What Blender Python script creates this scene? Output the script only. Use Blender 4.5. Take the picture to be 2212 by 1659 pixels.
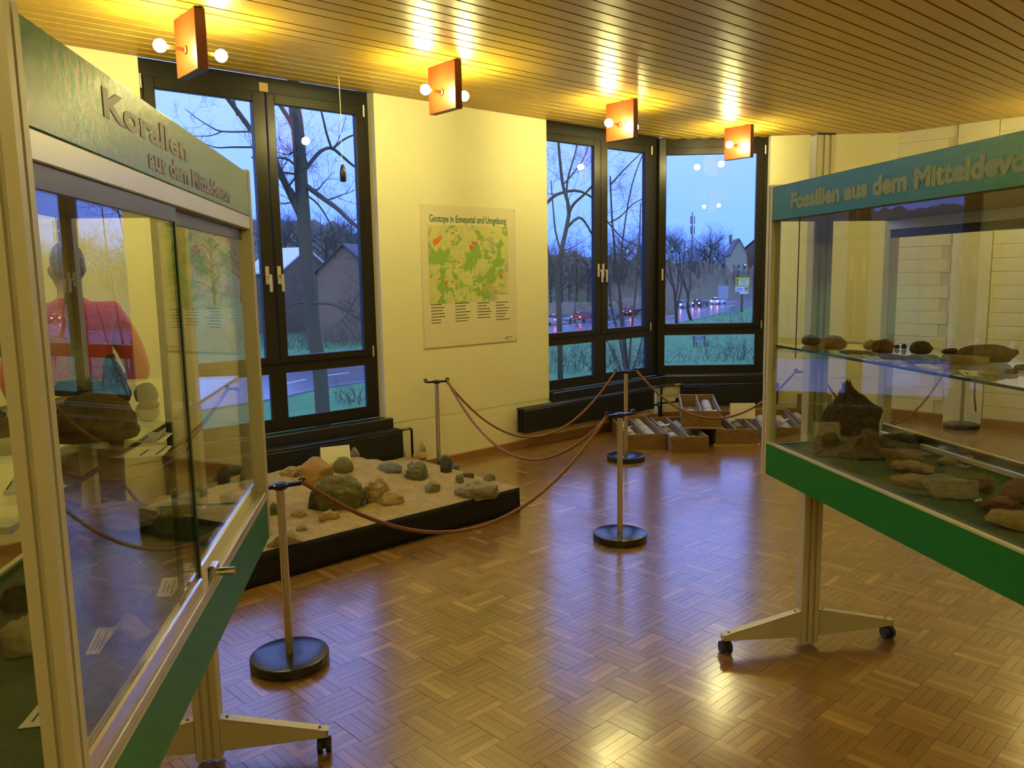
import bpy, bmesh, math, random
from mathutils import Vector, Matrix, noise
PI = math.pi
rad = math.radians
random.seed(7)
for o in list(bpy.data.objects):
    bpy.data.objects.remove(o)
SC = bpy.context.scene
COL = SC.collection
# ------------------------------------------------------------------ camera
FPX, CX, CY, CAMH = 1740.0, 1106.0, 829.5, 1.65
_p, _r = rad(7.8), rad(1.0)
FWD = Vector((0, math.cos(_p), -math.sin(_p)))
_r0 = Vector((1, 0, 0))
_u0 = _r0.cross(FWD)
RGT = math.cos(_r) * _r0 - math.sin(_r) * _u0
UPV = math.sin(_r) * _r0 + math.cos(_r) * _u0
cam = bpy.data.cameras.new('camera')
cam.sensor_fit = 'HORIZONTAL'
cam.sensor_width = 36.0
cam.lens = 36.0 * FPX / 2212.0
cam.clip_start = 0.05
cam.clip_end = 3000
camo = bpy.data.objects.new('camera', cam)
COL.objects.link(camo)
mw = Matrix((RGT, UPV, -FWD)).transposed().to_4x4()
mw.translation = Vector((0, 0, CAMH))
camo.matrix_world = mw
SC.camera = camo
# ------------------------------------------------------------------ sky, exposure
world = bpy.data.worlds.new('World')
SC.world = world
world.use_nodes = True
_nt = world.node_tree
_bg = _nt.nodes['Background']
_tc = _nt.nodes.new('ShaderNodeTexCoord')
_sx = _nt.nodes.new('ShaderNodeSeparateXYZ')
_rp = _nt.nodes.new('ShaderNodeValToRGB')
_nt.links.new(_tc.outputs['Generated'], _sx.inputs[0])
_nt.links.new(_sx.outputs['Z'], _rp.inputs[0])
_rp.color_ramp.elements[0].position = 0.0
_rp.color_ramp.elements[0].color = (0.10, 0.245, 1.0, 1)
_rp.color_ramp.elements[1].position = 0.3
_rp.color_ramp.elements[1].color = (0.25, 0.365, 1.0, 1)
_nt.links.new(_rp.outputs[0], _bg.inputs[0])
_bg.inputs[1].default_value = 2.6
SC.view_settings.view_transform = 'Standard'
SC.view_settings.look = 'None'
SC.view_settings.gamma = 1.0
SC.view_settings.exposure = 0.0
SC.view_settings.use_curve_mapping = False
SC.cycles.max_bounces = 8
SC.cycles.diffuse_bounces = 4
SC.cycles.glossy_bounces = 4
SC.cycles.transmission_bounces = 6
SC.cycles.transparent_max_bounces = 24
SC.cycles.caustics_reflective = False
SC.cycles.caustics_refractive = False
SC.cycles.sample_clamp_indirect = 6.0
BULB_STRENGTH = 500.0
BULB_COLOR = (1.0, 0.91, 0.33)

# ------------------------------------------------------------------ pixel -> ray helpers (surveyed from the photograph)
def ray(x, y):
    return FWD + RGT * ((x - CX) / FPX) - UPV * ((y - CY) / FPX)
def at_z(x, y, z=0.0):
    d = ray(x, y)
    return Vector((0, 0, CAMH)) + d * ((z - CAMH) / d.z)
def at_plane(x, y, p, n):
    d = ray(x, y)
    c = Vector((0, 0, CAMH))
    return c + d * ((Vector(p) - c).dot(n) / d.dot(n))
def at_depth(x, y, Y):
    d = ray(x, y)
    return Vector((0, 0, CAMH)) + d * (Y / d.y)
def px_scale(p):
    return (Vector(p) - Vector((0, 0, CAMH))).dot(FWD) / FPX      # metres per pixel at a point

# ------------------------------------------------------------------ mesh builder
class MB:
    def __init__(self):
        self.v = []
        self.f = []
    def add(self, vs, fs):
        b = len(self.v)
        self.v += [tuple(p) for p in vs]
        self.f += [tuple(i + b for i in q) for q in fs]
        return self
    def obox(self, o, a, b, c):
        o, a, b, c = Vector(o), Vector(a), Vector(b), Vector(c)
        vs = [o, o + a, o + a + b, o + b, o + c, o + a + c, o + a + b + c, o + b + c]
        fs = [(0, 3, 2, 1), (4, 5, 6, 7), (0, 1, 5, 4), (1, 2, 6, 5), (2, 3, 7, 6), (3, 0, 4, 7)]
        if a.cross(b).dot(c) < 0:
            fs = [tuple(reversed(q)) for q in fs]
        return self.add(vs, fs)
    def box(self, x0, y0, z0, x1, y1, z1):
        x0, x1 = min(x0, x1), max(x0, x1)
        y0, y1 = min(y0, y1), max(y0, y1)
        z0, z1 = min(z0, z1), max(z0, z1)
        return self.obox((x0, y0, z0), (x1 - x0, 0, 0), (0, y1 - y0, 0), (0, 0, z1 - z0))
    def bbox(self, x0, y0, z0, x1, y1, z1, b=0.004):
        """box with chamfered edges"""
        bm = bmesh.new()
        bmesh.ops.create_cube(bm, size=1)
        for v in bm.verts:
            v.co = Vector(((x0 + x1) / 2 + v.co.x * (x1 - x0), (y0 + y1) / 2 + v.co.y * (y1 - y0), (z0 + z1) / 2 + v.co.z * (z1 - z0)))
        bmesh.ops.bevel(bm, geom=bm.edges[:], offset=b, segments=1, affect='EDGES', profile=0.5)
        return self.frombm(bm)
    def frombm(self, bm, M=None):
        bm.verts.ensure_lookup_table()
        bm.verts.index_update()
        vs = [(M @ v.co) if M else v.co.copy() for v in bm.verts]
        self.add(vs, [tuple(v.index for v in f.verts) for f in bm.faces])
        bm.free()
        return self
    def tube(self, pts, r, n=8, cap=True):
        pts = [Vector(p) for p in pts]
        m = len(pts)
        rs = list(r) if isinstance(r, (list, tuple)) else [r] * m
        vs, fs = [], []
        ref = None
        for i in range(m):
            t = (pts[min(i + 1, m - 1)] - pts[max(i - 1, 0)])
            if t.length < 1e-9:
                t = Vector((0, 0, 1))
            t.normalize()
            if ref is None:
                ref = Vector((1, 0, 0)) if abs(t.x) < 0.8 else Vector((0, 1, 0))
            x = (ref - t * ref.dot(t))
            if x.length < 1e-6:
                x = t.orthogonal()
            x.normalize()
            ref = x
            y = t.cross(x)
            for k in range(n):
                a = 2 * PI * k / n
                vs.append(pts[i] + (x * math.cos(a) + y * math.sin(a)) * rs[i])
        for i in range(m - 1):
            for k in range(n):
                a, b = i * n + k, i * n + (k + 1) % n
                fs.append((a, b, b + n, a + n))
        if cap:
            fs.append(tuple(range(n - 1, -1, -1)))
            fs.append(tuple((m - 1) * n + k for k in range(n)))
        return self.add(vs, fs)
    def lathe(self, prof, n=32, c=(0, 0, 0)):
        vs, fs = [], []
        m = len(prof)
        for (r, z) in prof:
            for k in range(n):
                a = 2 * PI * k / n
                vs.append((c[0] + r * math.cos(a), c[1] + r * math.sin(a), c[2] + z))
        for i in range(m - 1):
            for k in range(n):
                a, b = i * n + k, i * n + (k + 1) % n
                fs.append((a, b, b + n, a + n))
        fs.append(tuple(range(n - 1, -1, -1)))
        fs.append(tuple((m - 1) * n + k for k in range(n)))
        return self.add(vs, fs)
    def prism(self, poly, vec, org=(0, 0, 0)):
        """poly: list of 3D points (planar, ccw seen against vec), extruded along vec"""
        org = Vector(org)
        vec = Vector(vec)
        a = [org + Vector(p) for p in poly]
        n = len(a)
        fs = [tuple(range(n - 1, -1, -1)), tuple(range(n, 2 * n))]
        fs += [(i, (i + 1) % n, (i + 1) % n + n, i + n) for i in range(n)]
        return self.add(a + [p + vec for p in a], fs)
    def sphere(self, c, r, n=12, m=8, sq=(1, 1, 1)):
        vs, fs = [], []
        vs.append((c[0], c[1], c[2] + r * sq[2]))
        for i in range(1, m):
            t = PI * i / m
            for k in range(n):
                a = 2 * PI * k / n
                vs.append((c[0] + r * sq[0] * math.sin(t) * math.cos(a), c[1] + r * sq[1] * math.sin(t) * math.sin(a), c[2] + r * sq[2] * math.cos(t)))
        vs.append((c[0], c[1], c[2] - r * sq[2]))
        for k in range(n):
            fs.append((0, 1 + k, 1 + (k + 1) % n))
            for i in range(m - 2):
                a, b = 1 + i * n + k, 1 + i * n + (k + 1) % n
                fs.append((a, a + n, b + n, b))
            l = len(vs) - 1
            fs.append((l, l - n + (k + 1) % n, l - n + k))
        return self.add(vs, fs)
    def mesh(self, name, smooth=False):
        me = bpy.data.meshes.new(name)
        me.from_pydata(self.v, [], self.f)
        if smooth:
            me.polygons.foreach_set('use_smooth', [True] * len(me.polygons))
        me.update()
        return me
    def build(self, name, mat, parent=None, smooth=False, loc=None, rz=None, angle=None):
        me = self.mesh(name, smooth or angle is not None)
        if angle is not None:
            try:
                me.set_sharp_from_angle(angle=rad(angle))
            except Exception:
                pass
        return link(name, me, mat, parent, loc, rz)

def link(name, me, mat, parent=None, loc=None, rz=None):
    o = bpy.data.objects.new(name, me)
    COL.objects.link(o)
    if mat is not None and len(me.materials) == 0:
        me.materials.append(mat)
    if parent is not None:
        o.parent = parent
    if loc is not None:
        o.location = loc
    if rz is not None:
        o.rotation_euler = (0, 0, rz)
    return o
def empty(name, loc, rz=0.0, parent=None):
    o = bpy.data.objects.new(name, None)
    COL.objects.link(o)
    o.empty_display_size = 0.1
    o.location = loc
    o.rotation_euler = (0, 0, rz)
    if parent is not None:
        o.parent = parent
    return o
def tag(o, label=None, cat=None, group=None, kind=None):
    if label: o['label'] = label
    if cat: o['category'] = cat
    if group: o['group'] = group
    if kind: o['kind'] = kind
    return o
def thing(name, label, cat, loc=(0, 0, 0), rz=0.0, group=None):
    return tag(empty(name, loc, rz), label, cat, group)
def copy_tree(o, parent=None):
    c = o.copy()
    COL.objects.link(c)
    if parent is not None:
        c.parent = parent
    for ch in [x for x in o.children]:
        copy_tree(ch, c)
    return c

# ------------------------------------------------------------------ materials
def mat(name, col, rough=0.5, metal=0.0, spec=0.5, var=None, scale=8.0, detail=4.0, bump=0.0, bscale=None, emit=None, estr=0.0, coat=0.0, stretch=None, sheen=0.0):
    m = bpy.data.materials.new(name)
    m.use_nodes = True
    nt = m.node_tree
    b = nt.nodes['Principled BSDF']
    b.inputs['Base Color'].default_value = (*col, 1)
    b.inputs['Roughness'].default_value = rough
    b.inputs['Metallic'].default_value = metal
    b.inputs['Specular IOR Level'].default_value = spec
    if coat:
        b.inputs['Coat Weight'].default_value = coat
        b.inputs['Coat Roughness'].default_value = 0.1
    if sheen:
        b.inputs['Sheen Weight'].default_value = sheen
    if emit:
        b.inputs['Emission Color'].default_value = (*emit, 1)
        b.inputs['Emission Strength'].default_value = estr
    if var or bump:
        tc = nt.nodes.new('ShaderNodeTexCoord')
        src = tc.outputs['Object']
        if stretch:
            mp = nt.nodes.new('ShaderNodeMapping')
            mp.inputs['Scale'].default_value = stretch
            nt.links.new(src, mp.inputs[0])
            src = mp.outputs[0]
        nz = nt.nodes.new('ShaderNodeTexNoise')
        nz.inputs['Scale'].default_value = scale
        nz.inputs['Detail'].default_value = detail
        nz.inputs['Roughness'].default_value = 0.62
        nt.links.new(src, nz.inputs['Vector'])
        if var:
            rp = nt.nodes.new('ShaderNodeValToRGB')
            rp.color_ramp.elements[0].position = 0.3
            rp.color_ramp.elements[1].position = 0.7
            rp.color_ramp.elements[0].color = (*col, 1)
            rp.color_ramp.elements[1].color = (*var, 1)
            nt.links.new(nz.outputs['Fac'], rp.inputs[0])
            nt.links.new(rp.outputs[0], b.inputs['Base Color'])
        if bump:
            n2 = nt.nodes.new('ShaderNodeTexNoise')
            n2.inputs['Scale'].default_value = bscale or scale * 3
            n2.inputs['Detail'].default_value = 5
            nt.links.new(src, n2.inputs['Vector'])
            bp = nt.nodes.new('ShaderNodeBump')
            bp.inputs['Strength'].default_value = bump
            bp.inputs['Distance'].default_value = 0.02
            nt.links.new(n2.outputs['Fac'], bp.inputs['Height'])
            nt.links.new(bp.outputs[0], b.inputs['Normal'])
    return m

def glass_mat(name, tint=(1, 1, 1), f0=0.04, rough=0.0):
    """thin sheet glass: clear transmission plus an angle-dependent mirror reflection on each face"""
    m = bpy.data.materials.new(name)
    m.use_nodes = True
    nt = m.node_tree
    nt.nodes.clear()
    N = nt.nodes.new
    out = N('ShaderNodeOutputMaterial')
    mix = N('ShaderNodeMixShader')
    tr = N('ShaderNodeBsdfTransparent')
    tr.inputs[0].default_value = (*tint, 1)
    gl = N('ShaderNodeBsdfGlossy')
    gl.inputs['Roughness'].default_value = rough
    gl.inputs['Color'].default_value = (1, 1, 1, 1)
    ge = N('ShaderNodeNewGeometry')
    dt = N('ShaderNodeVectorMath'); dt.operation = 'DOT_PRODUCT'
    ab = N('ShaderNodeMath'); ab.operation = 'ABSOLUTE'
    sb = N('ShaderNodeMath'); sb.operation = 'SUBTRACT'; sb.inputs[0].default_value = 1.0; sb.use_clamp = True
    pw = N('ShaderNodeMath'); pw.operation = 'POWER'; pw.inputs[1].default_value = 5.0
    ma = N('ShaderNodeMath'); ma.operation = 'MULTIPLY_ADD'; ma.inputs[1].default_value = 1 - f0; ma.inputs[2].default_value = f0; ma.use_clamp = True
    L = nt.links.new
    L(ge.outputs['Normal'], dt.inputs[0]); L(ge.outputs['Incoming'], dt.inputs[1])
    L(dt.outputs['Value'], ab.inputs[0]); L(ab.outputs[0], sb.inputs[1])
    L(sb.outputs[0], pw.inputs[0]); L(pw.outputs[0], ma.inputs[0])
    L(ma.outputs[0], mix.inputs[0]); L(tr.outputs[0], mix.inputs[1]); L(gl.outputs[0], mix.inputs[2])
    L(mix.outputs[0], out.inputs[0])
    return m

def wood_strip_mat(name, c0, c1, c2, rough=0.3, grain=90.0, coat=0.0, spec=0.5):
    """colour by the per-face 'tone' attribute, fine grain along the UV u axis"""
    m = bpy.data.materials.new(name)
    m.use_nodes = True
    nt = m.node_tree
    b = nt.nodes['Principled BSDF']
    N, L = nt.nodes.new, nt.links.new
    at = N('ShaderNodeAttribute'); at.attribute_name = 'tone'
    uv = N('ShaderNodeUVMap'); uv.uv_map = 'UVMap'
    mp = N('ShaderNodeMapping'); mp.inputs['Scale'].default_value = (6, grain, 1)
    nz = N('ShaderNodeTexNoise'); nz.inputs['Scale'].default_value = 1.0; nz.inputs['Detail'].default_value = 4
    L(uv.outputs[0], mp.inputs[0]); L(mp.outputs[0], nz.inputs['Vector'])
    ad = N('ShaderNodeMath'); ad.operation = 'MULTIPLY_ADD'; ad.inputs[1].default_value = 0.5; ad.inputs[2].default_value = -0.25
    L(nz.outputs['Fac'], ad.inputs[0])
    sm = N('ShaderNodeMath'); sm.operation = 'ADD'; sm.use_clamp = True
    L(at.outputs['Fac'], sm.inputs[0]); L(ad.outputs[0], sm.inputs[1])
    rp = N('ShaderNodeValToRGB')
    e = rp.color_ramp.elements
    e[0].position, e[0].color = 0.0, (*c0, 1)
    e[1].position, e[1].color = 1.0, (*c2, 1)
    k = e.new(0.5); k.color = (*c1, 1)
    L(sm.outputs[0], rp.inputs[0]); L(rp.outputs[0], b.inputs['Base Color'])
    b.inputs['Roughness'].default_value = rough
    b.inputs['Specular IOR Level'].default_value = spec
    b.inputs['Coat Weight'].default_value = coat
    b.inputs['Coat Roughness'].default_value = 0.17
    bp = N('ShaderNodeBump'); bp.inputs['Strength'].default_value = 0.05; bp.inputs['Distance'].default_value = 0.002
    L(nz.outputs['Fac'], bp.inputs['Height']); L(bp.outputs[0], b.inputs['Normal'])
    return m

M = {}
M['plaster'] = mat('wall_plaster', (0.80, 0.75, 0.50), 0.75, var=(0.77, 0.715, 0.465), scale=3, bump=0.08, bscale=120)
M['plaster_dark'] = mat('joint_shadow', (0.40, 0.35, 0.2), 0.9)
M['brick'] = mat('painted_brick', (0.80, 0.76, 0.56), 0.6, var=(0.73, 0.69, 0.5), scale=6, bump=0.15, bscale=60)
M['mortar'] = mat('painted_mortar', (0.66, 0.62, 0.44), 0.85)
M['ceil_back'] = mat('ceiling_void', (0.05, 0.03, 0.015), 0.9)
M['board'] = wood_strip_mat('ceiling_board', (0.50, 0.29, 0.035), (0.57, 0.35, 0.045), (0.64, 0.41, 0.055), rough=0.36, grain=30, spec=0.6)
M['parquet'] = wood_strip_mat('parquet', (0.19, 0.092, 0.027), (0.27, 0.142, 0.044), (0.44, 0.255, 0.085), rough=0.24, grain=120, coat=0.7, spec=0.8)
M['subfloor'] = mat('subfloor', (0.07, 0.035, 0.012), 0.6)
M['skirting'] = mat('skirting_wood', (0.26, 0.12, 0.035), 0.4, var=(0.33, 0.16, 0.05), scale=4, stretch=(1, 20, 20))
M['frame_black'] = mat('window_frame_lacquer', (0.014, 0.012, 0.010), 0.32, spec=0.35)
M['seal'] = mat('window_seal', (0.005, 0.005, 0.005), 0.6)
M['sill'] = mat('sill_lacquer', (0.012, 0.012, 0.013), 0.32)
M['radiator'] = mat('radiator_lacquer', (0.012, 0.014, 0.014), 0.32, spec=0.35)
M['pipe'] = mat('pipe_black', (0.012, 0.012, 0.012), 0.35)
M['brass'] = mat('valve_brass', (0.35, 0.25, 0.09), 0.4, metal=0.9)
M['handle'] = mat('handle_alu', (0.72, 0.66, 0.5), 0.3, metal=0.7)
M['alu'] = mat('anodised_aluminium', (0.62, 0.58, 0.48), 0.35, metal=0.55)
M['alu_cream'] = mat('cream_profile', (0.60, 0.55, 0.40), 0.42, metal=0.15)
M['alu_dark'] = mat('dark_profile', (0.035, 0.032, 0.03), 0.35, metal=0.5)
M['chrome'] = mat('chrome', (0.82, 0.82, 0.84), 0.12, metal=1.0)
M['green'] = mat('green_lacquer', (0.010, 0.155, 0.030), 0.27, spec=0.42, bump=0.05, bscale=45)
M['green_low'] = mat('green_panel', (0.006, 0.165, 0.022), 0.4, spec=0.3)
M['felt'] = mat('green_felt', (0.055, 0.085, 0.04), 0.95, var=(0.075, 0.11, 0.055), scale=60)
M['underside'] = mat('dull_cream_board', (0.30, 0.24, 0.14), 0.6)
M['letter_grey'] = mat('letter_grey_green', (0.16, 0.21, 0.12), 0.5)
M['letter_brown'] = mat('letter_brown', (0.135, 0.085, 0.024), 0.4)
M['glass'] = glass_mat('case_glass', (0.97, 0.99, 0.965))
M['glass_win'] = glass_mat('window_glass', (0.96, 0.98, 1.0))
M['glass_edge'] = mat('glass_edge', (0.015, 0.05, 0.035), 0.15)
M['rubber'] = mat('black_rubber', (0.012, 0.012, 0.012), 0.5)
M['post_base'] = mat('black_base_lacquer', (0.011, 0.012, 0.014), 0.22, spec=0.6)
M['steel'] = mat('brushed_steel', (0.62, 0.56, 0.44), 0.3, metal=0.85)
M['rope'] = mat('brown_rope', (0.19, 0.072, 0.03), 0.6, var=(0.25, 0.10, 0.042), scale=90)
M['plastic_black'] = mat('black_plastic', (0.012, 0.012, 0.013), 0.25)
M['lamp_red'] = mat('orange_red_lacquer', (0.30, 0.035, 0.008), 0.4)
M['lamp_edge'] = mat('dark_red_edge', (0.10, 0.018, 0.008), 0.45)
M['bulb'] = mat('lit_bulb', (1, 0.9, 0.7), 0.5, emit=BULB_COLOR, estr=BULB_STRENGTH)
M['socket'] = mat('brass_socket', (0.55, 0.38, 0.1), 0.3, metal=0.8)
M['paper'] = mat('white_card', (0.80, 0.77, 0.62), 0.7)
M['paper_white'] = mat('white_paper', (0.82, 0.84, 0.86), 0.7)
M['ink'] = mat('dark_ink', (0.05, 0.05, 0.04), 0.7)
M['crate'] = mat('old_crate_wood', (0.17, 0.095, 0.035), 0.7, var=(0.27, 0.16, 0.06), scale=5, stretch=(2, 2, 14), bump=0.15, bscale=30)
M['crate_grey'] = mat('weathered_crate_wood', (0.20, 0.15, 0.10), 0.75, var=(0.30, 0.24, 0.17), scale=6, stretch=(14, 2, 2), bump=0.15, bscale=30)
M['lath'] = mat('pale_lath', (0.52, 0.36, 0.13), 0.65, var=(0.45, 0.3, 0.1), scale=10)
M['cloth'] = mat('black_cloth', (0.008, 0.008, 0.009), 0.7, spec=0.3)
M['sand'] = mat('sand', (0.31, 0.225, 0.085), 0.95, var=(0.44, 0.335, 0.14), scale=14, bump=0.6, bscale=90)
M['core'] = mat('drill_core_grey', (0.33, 0.32, 0.29), 0.7, var=(0.47, 0.45, 0.41), scale=18, bump=0.15)
M['core_tan'] = mat('drill_core_tan', (0.40, 0.32, 0.2), 0.75, var=(0.52, 0.43, 0.3), scale=16, bump=0.2)
M['core_brown'] = mat('drill_core_brown', (0.17, 0.115, 0.035), 0.8, var=(0.25, 0.17, 0.06), scale=16, bump=0.3)
def rockmat(n, a, b, s=22, bp=0.5):
    M[n] = mat('stone_' + n, a, 0.85, var=b, scale=s, bump=bp, bscale=s * 2.5, detail=6)
rockmat('r_brown', (0.10, 0.055, 0.02), (0.20, 0.12, 0.05))
rockmat('r_darkbrown', (0.06, 0.036, 0.018), (0.13, 0.085, 0.045), 30)
rockmat('r_tan', (0.27, 0.18, 0.075), (0.40, 0.28, 0.13))
rockmat('r_orange', (0.30, 0.15, 0.04), (0.36, 0.24, 0.085), 9)
rockmat('r_grey', (0.17, 0.155, 0.10), (0.28, 0.25, 0.17))
rockmat('r_bluegrey', (0.10, 0.115, 0.12), (0.17, 0.18, 0.18))
rockmat('r_green', (0.10, 0.105, 0.045), (0.19, 0.18, 0.08))
rockmat('r_dark', (0.035, 0.03, 0.018), (0.08, 0.065, 0.038))
rockmat('r_red', (0.13, 0.055, 0.025), (0.2, 0.1, 0.05))
rockmat('r_mauve', (0.16, 0.125, 0.095), (0.26, 0.21, 0.165), 9)
rockmat('r_pale', (0.30, 0.26, 0.14), (0.42, 0.36, 0.22), 10)
rockmat('r_wood', (0.13, 0.085, 0.022), (0.24, 0.16, 0.05), 10)
# ================================================================== ROOM
CEIL = 3.07
RA = rad(41.4)
A_U = Vector((math.cos(RA), math.sin(RA), 0)); A_W = Vector((-math.sin(RA), math.cos(RA), 0))
OA = A_W * 5.615
def WA(u, w=0.0, z=0.0): return OA + A_U * u + A_W * w + Vector((0, 0, z))
RB = rad(-2.5)
B_V = Vector((math.cos(RB), math.sin(RB), 0)); B_W = Vector((-math.sin(RB), math.cos(RB), 0))
OB = Vector((1.645, 8.993, 0))
def WB(v, w=0.0, z=0.0): return OB + B_V * v + B_W * w + Vector((0, 0, z))
RC = rad(-46)
C_S = Vector((math.cos(RC), math.sin(RC), 0)); C_W = Vector((-math.sin(RC), math.cos(RC), 0))
OC = Vector((4.18, 8.88, 0))
def WC(s, w=0.0, z=0.0): return OC + C_S * s + C_W * w + Vector((0, 0, z))
P_LEFT = WA(-1.6); P_CEND = WC(3.4)
P_RBACK = Vector((P_CEND.x, -4.2, 0)); P_LBACK = Vector((P_LEFT.x - 0.3, -4.2, 0))
ROOM = [P_LEFT, OB, OC, P_CEND, P_RBACK, P_LBACK]      # interior corners, clockwise from wall A's left end

def wall_mb(mb, x0, x1, groove=0.43, z1=CEIL + 0.1, th=0.25):
    mb.box(x0, 0, 0, x1, th, groove - 0.005)
    mb.box(x0, 0.007, groove - 0.005, x1, th, groove + 0.005)
    mb.box(x0, 0, groove + 0.005, x1, th, z1)

U1, U2, U3, U4 = 1.80, 3.554, 5.435, 7.264     # window_1 from U1 to U2, window_2 from U3 to the corner U4
mb = MB()
wall_mb(mb, -1.85, U1); wall_mb(mb, U2, U3)
mb.box(U1, 0, 0, U2, 0.25, 0.40); mb.box(U3, 0, 0, U4 - 0.18, 0.25, 0.40)
tag(mb.build('wall_north', M['plaster'], loc=OA, rz=RA), kind='structure')
mb = MB()
wall_mb(mb, 1.19, 2.54)
mb.box(-0.02, 0, 0, 1.19, 0.25, 0.40)
tag(mb.build('wall_east', M['plaster'], loc=OB, rz=RB), kind='structure')
# brick wall on the right: mortar backing, painted courses as single bricks, a smooth pilaster
wc = MB().box(-0.02, 0.012, 0, 3.7, 0.25, CEIL + 0.1).build('wall_right', M['mortar'], loc=OC, rz=RC)
tag(wc, kind='structure')
bh, bl = 0.1365, 0.49
brick_me = []
for k in range(3):
    q = MB().bbox(0.0004, 0, 0.0022, bl - 0.0004, 0.03, bh - 0.0022, 0.0016)
    brick_me.append(q.mesh('brick_%d' % k)); brick_me[-1].materials.append(M['brick'])
half_me = MB().bbox(0.0004, 0, 0.0022, 0.2896, 0.03, bh - 0.0022, 0.0016).mesh('brick_short'); half_me.materials.append(M['brick'])
rnd = random.Random(5)
for r in range(22):
    z = 0.085 + r * bh
    if z + bh > CEIL + 0.06: break
    xs = [(0.0, bl), (bl - 0.2 if False else bl, None)]
    o = link('brick', half_me if r % 2 else brick_me[r % 3], None, wc, (0.0, 0 + rnd.uniform(0, .0015), z))
    if r % 2:
        o2 = link('brick', half_me, None, wc, (0.29, rnd.uniform(0, .0015), z))
    x = 0.965 + (0 if r % 2 else -0.0)
    first = True
    while x < 2.9:
        if first and r % 2:
            link('brick', half_me, None, wc, (x, rnd.uniform(0, .0015), z)); x += 0.29
        else:
            link('brick', brick_me[rnd.randrange(3)], None, wc, (x, rnd.uniform(0, .0015), z)); x += bl
        first = False
tag(MB().box(0.592, -0.012, 0, 0.955, 0.02, CEIL).build('trim_1', M['brick'], loc=OC, rz=RC), kind='structure')
# the rest of the room (behind the photographer)
def plain_wall(name, p, q):
    d = (q - p); L = d.length; a = math.atan2(d.y, d.x)
    mb = MB().box(-0.1, 0, 0, L + 0.1, 0.2, CEIL + 0.1)
    tag(mb.build(name, M['plaster'], loc=p, rz=a), kind='structure')
plain_wall('wall_far_right', P_CEND, P_RBACK)
plain_wall('wall_back', P_RBACK, P_LBACK)
plain_wall('wall_left', P_LBACK, P_LEFT)
# skirting boards
def skirting(name, org, rz, spans, h=0.07, d=0.016):
    mb = MB()
    for (a, b) in spans:
        mb.prism([(a, 0, 0), (a, -d, 0), (a, -d, h - 0.006), (a, -d + 0.006, h), (a, 0, h)], (b - a, 0, 0))
    tag(mb.build(name, M['skirting'], loc=org, rz=rz), kind='structure')
skirting('baseboard_north', OA, RA, [(-1.6, 7.24)])
skirting('baseboard_east', OB, RB, [(0.02, 2.53)])
skirting('baseboard_right', OC, RC, [(0.0, 0.588), (0.96, 3.4)], h=0.085)

# ------------------------------------------------------------------ windows
def window(name, org, rz, x0, x1, uppers, lowers, split, left_extra=0.0, handles=(), hinges=(), sill=None, zt=2.905, zb=1.06, lt=0.94, lb=0.577):
    root = tag(empty(name, org, rz), kind='structure')
    w0, w1, wg = 0.095, 0.135, 0.12
    f = MB()
    f.box(x0, w0, 2.965, x1, w1, CEIL + 0.02)
    f.box(x0, w0, 0.485, x1, w1, lb)
    f.box(x0, w0, lt, x1, w1, 1.02)
    xl, xr = lowers[0][0], lowers[-1][1]
    f.box(x0, w0, lb, xl, w1, lt)
    f.box(xr, w0, lb, x1, w1, lt)
    f.box(x0, w0, 1.02, uppers[0][0] - 0.07, w1, 2.965)
    f.box(uppers[-1][1] + 0.07, w0, 1.02, x1, w1, 2.965)
    for a, b in zip(lowers[:-1], lowers[1:]):
        f.box(a[1], w0, lb, b[0], w1, lt)
    f.build('frame', M['frame_black'], root)
    g = MB()
    for (a, b) in lowers:
        for (c, d, e, h) in ((a, a + .01, lb, lt), (b - .01, b, lb, lt), (a, b, lb, lb + .01), (a, b, lt - .01, lt)):
            g.box(c, w0 - .004, e, d, w0 + .01, h)
    g.build('glazing_bead', M['seal'], root)
    for i, (a, b) in enumerate(uppers):
        sl = uppers[i - 1][1] if i else None
        lo = a - 0.075 if i == 0 else split + 0.004
        hi = b + 0.075 if i == len(uppers) - 1 else split - 0.004
        s = MB()
        ws0, ws1 = 0.080, 0.132
        s.bbox(lo, ws0, 1.005, a, ws1, 2.98, 0.005); s.bbox(b, ws0, 1.005, hi, ws1, 2.98, 0.005)
        s.bbox(a - .002, ws0, 1.005, b + .002, ws1, zb, 0.005); s.bbox(a - .002, ws0, zt, b + .002, ws1, 2.98, 0.005)
        so = s.build('sash', M['frame_black'], root)
        MB().box(a - .004, wg - .004, zb - .004, b + .004, wg + .004, zt + .004).build('pane', M['glass_win'], root)
    for (a, b) in lowers:
        MB().box(a - .004, wg - .004, lb - .004, b + .004, wg + .004, lt + .004).build('pane', M['glass_win'], root)
    for hx in handles:
        h = MB().bbox(hx - 0.015, 0.070, 1.60, hx + 0.015, 0.080, 1.735, 0.004)
        h.tube([(hx, 0.075, 1.665), (hx, 0.027, 1.665)], 0.009, 8)
        h.bbox(hx - 0.010, 0.017, 1.545, hx + 0.012, 0.031, 1.675, 0.004)
        h.build('handle', M['handle'], root)
    for (hx, hz) in hinges:
        MB().tube([(hx, 0.074, hz - 0.045), (hx, 0.074, hz + 0.045)], 0.008, 8).build('hinge', M['handle'], root)
    if sill:
        s = MB()
        s.bbox(sill[0], -0.045, 0.395, sill[1], 0.07, 0.488, 0.006)
        so = s.build('sill', M['sill'], root)
    return root
w1 = window('window_1', OA, RA, U1, U2, [(1.921, 2.592), (2.762, 3.435)], [(1.95, 2.619), (2.731, 3.45)], 2.694,
            handles=(2.628, 2.70 + 0.022), hinges=((1.83, 2.94), (3.505, 2.94), (3.505, 1.04)), sill=(1.76, 3.60))
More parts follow.
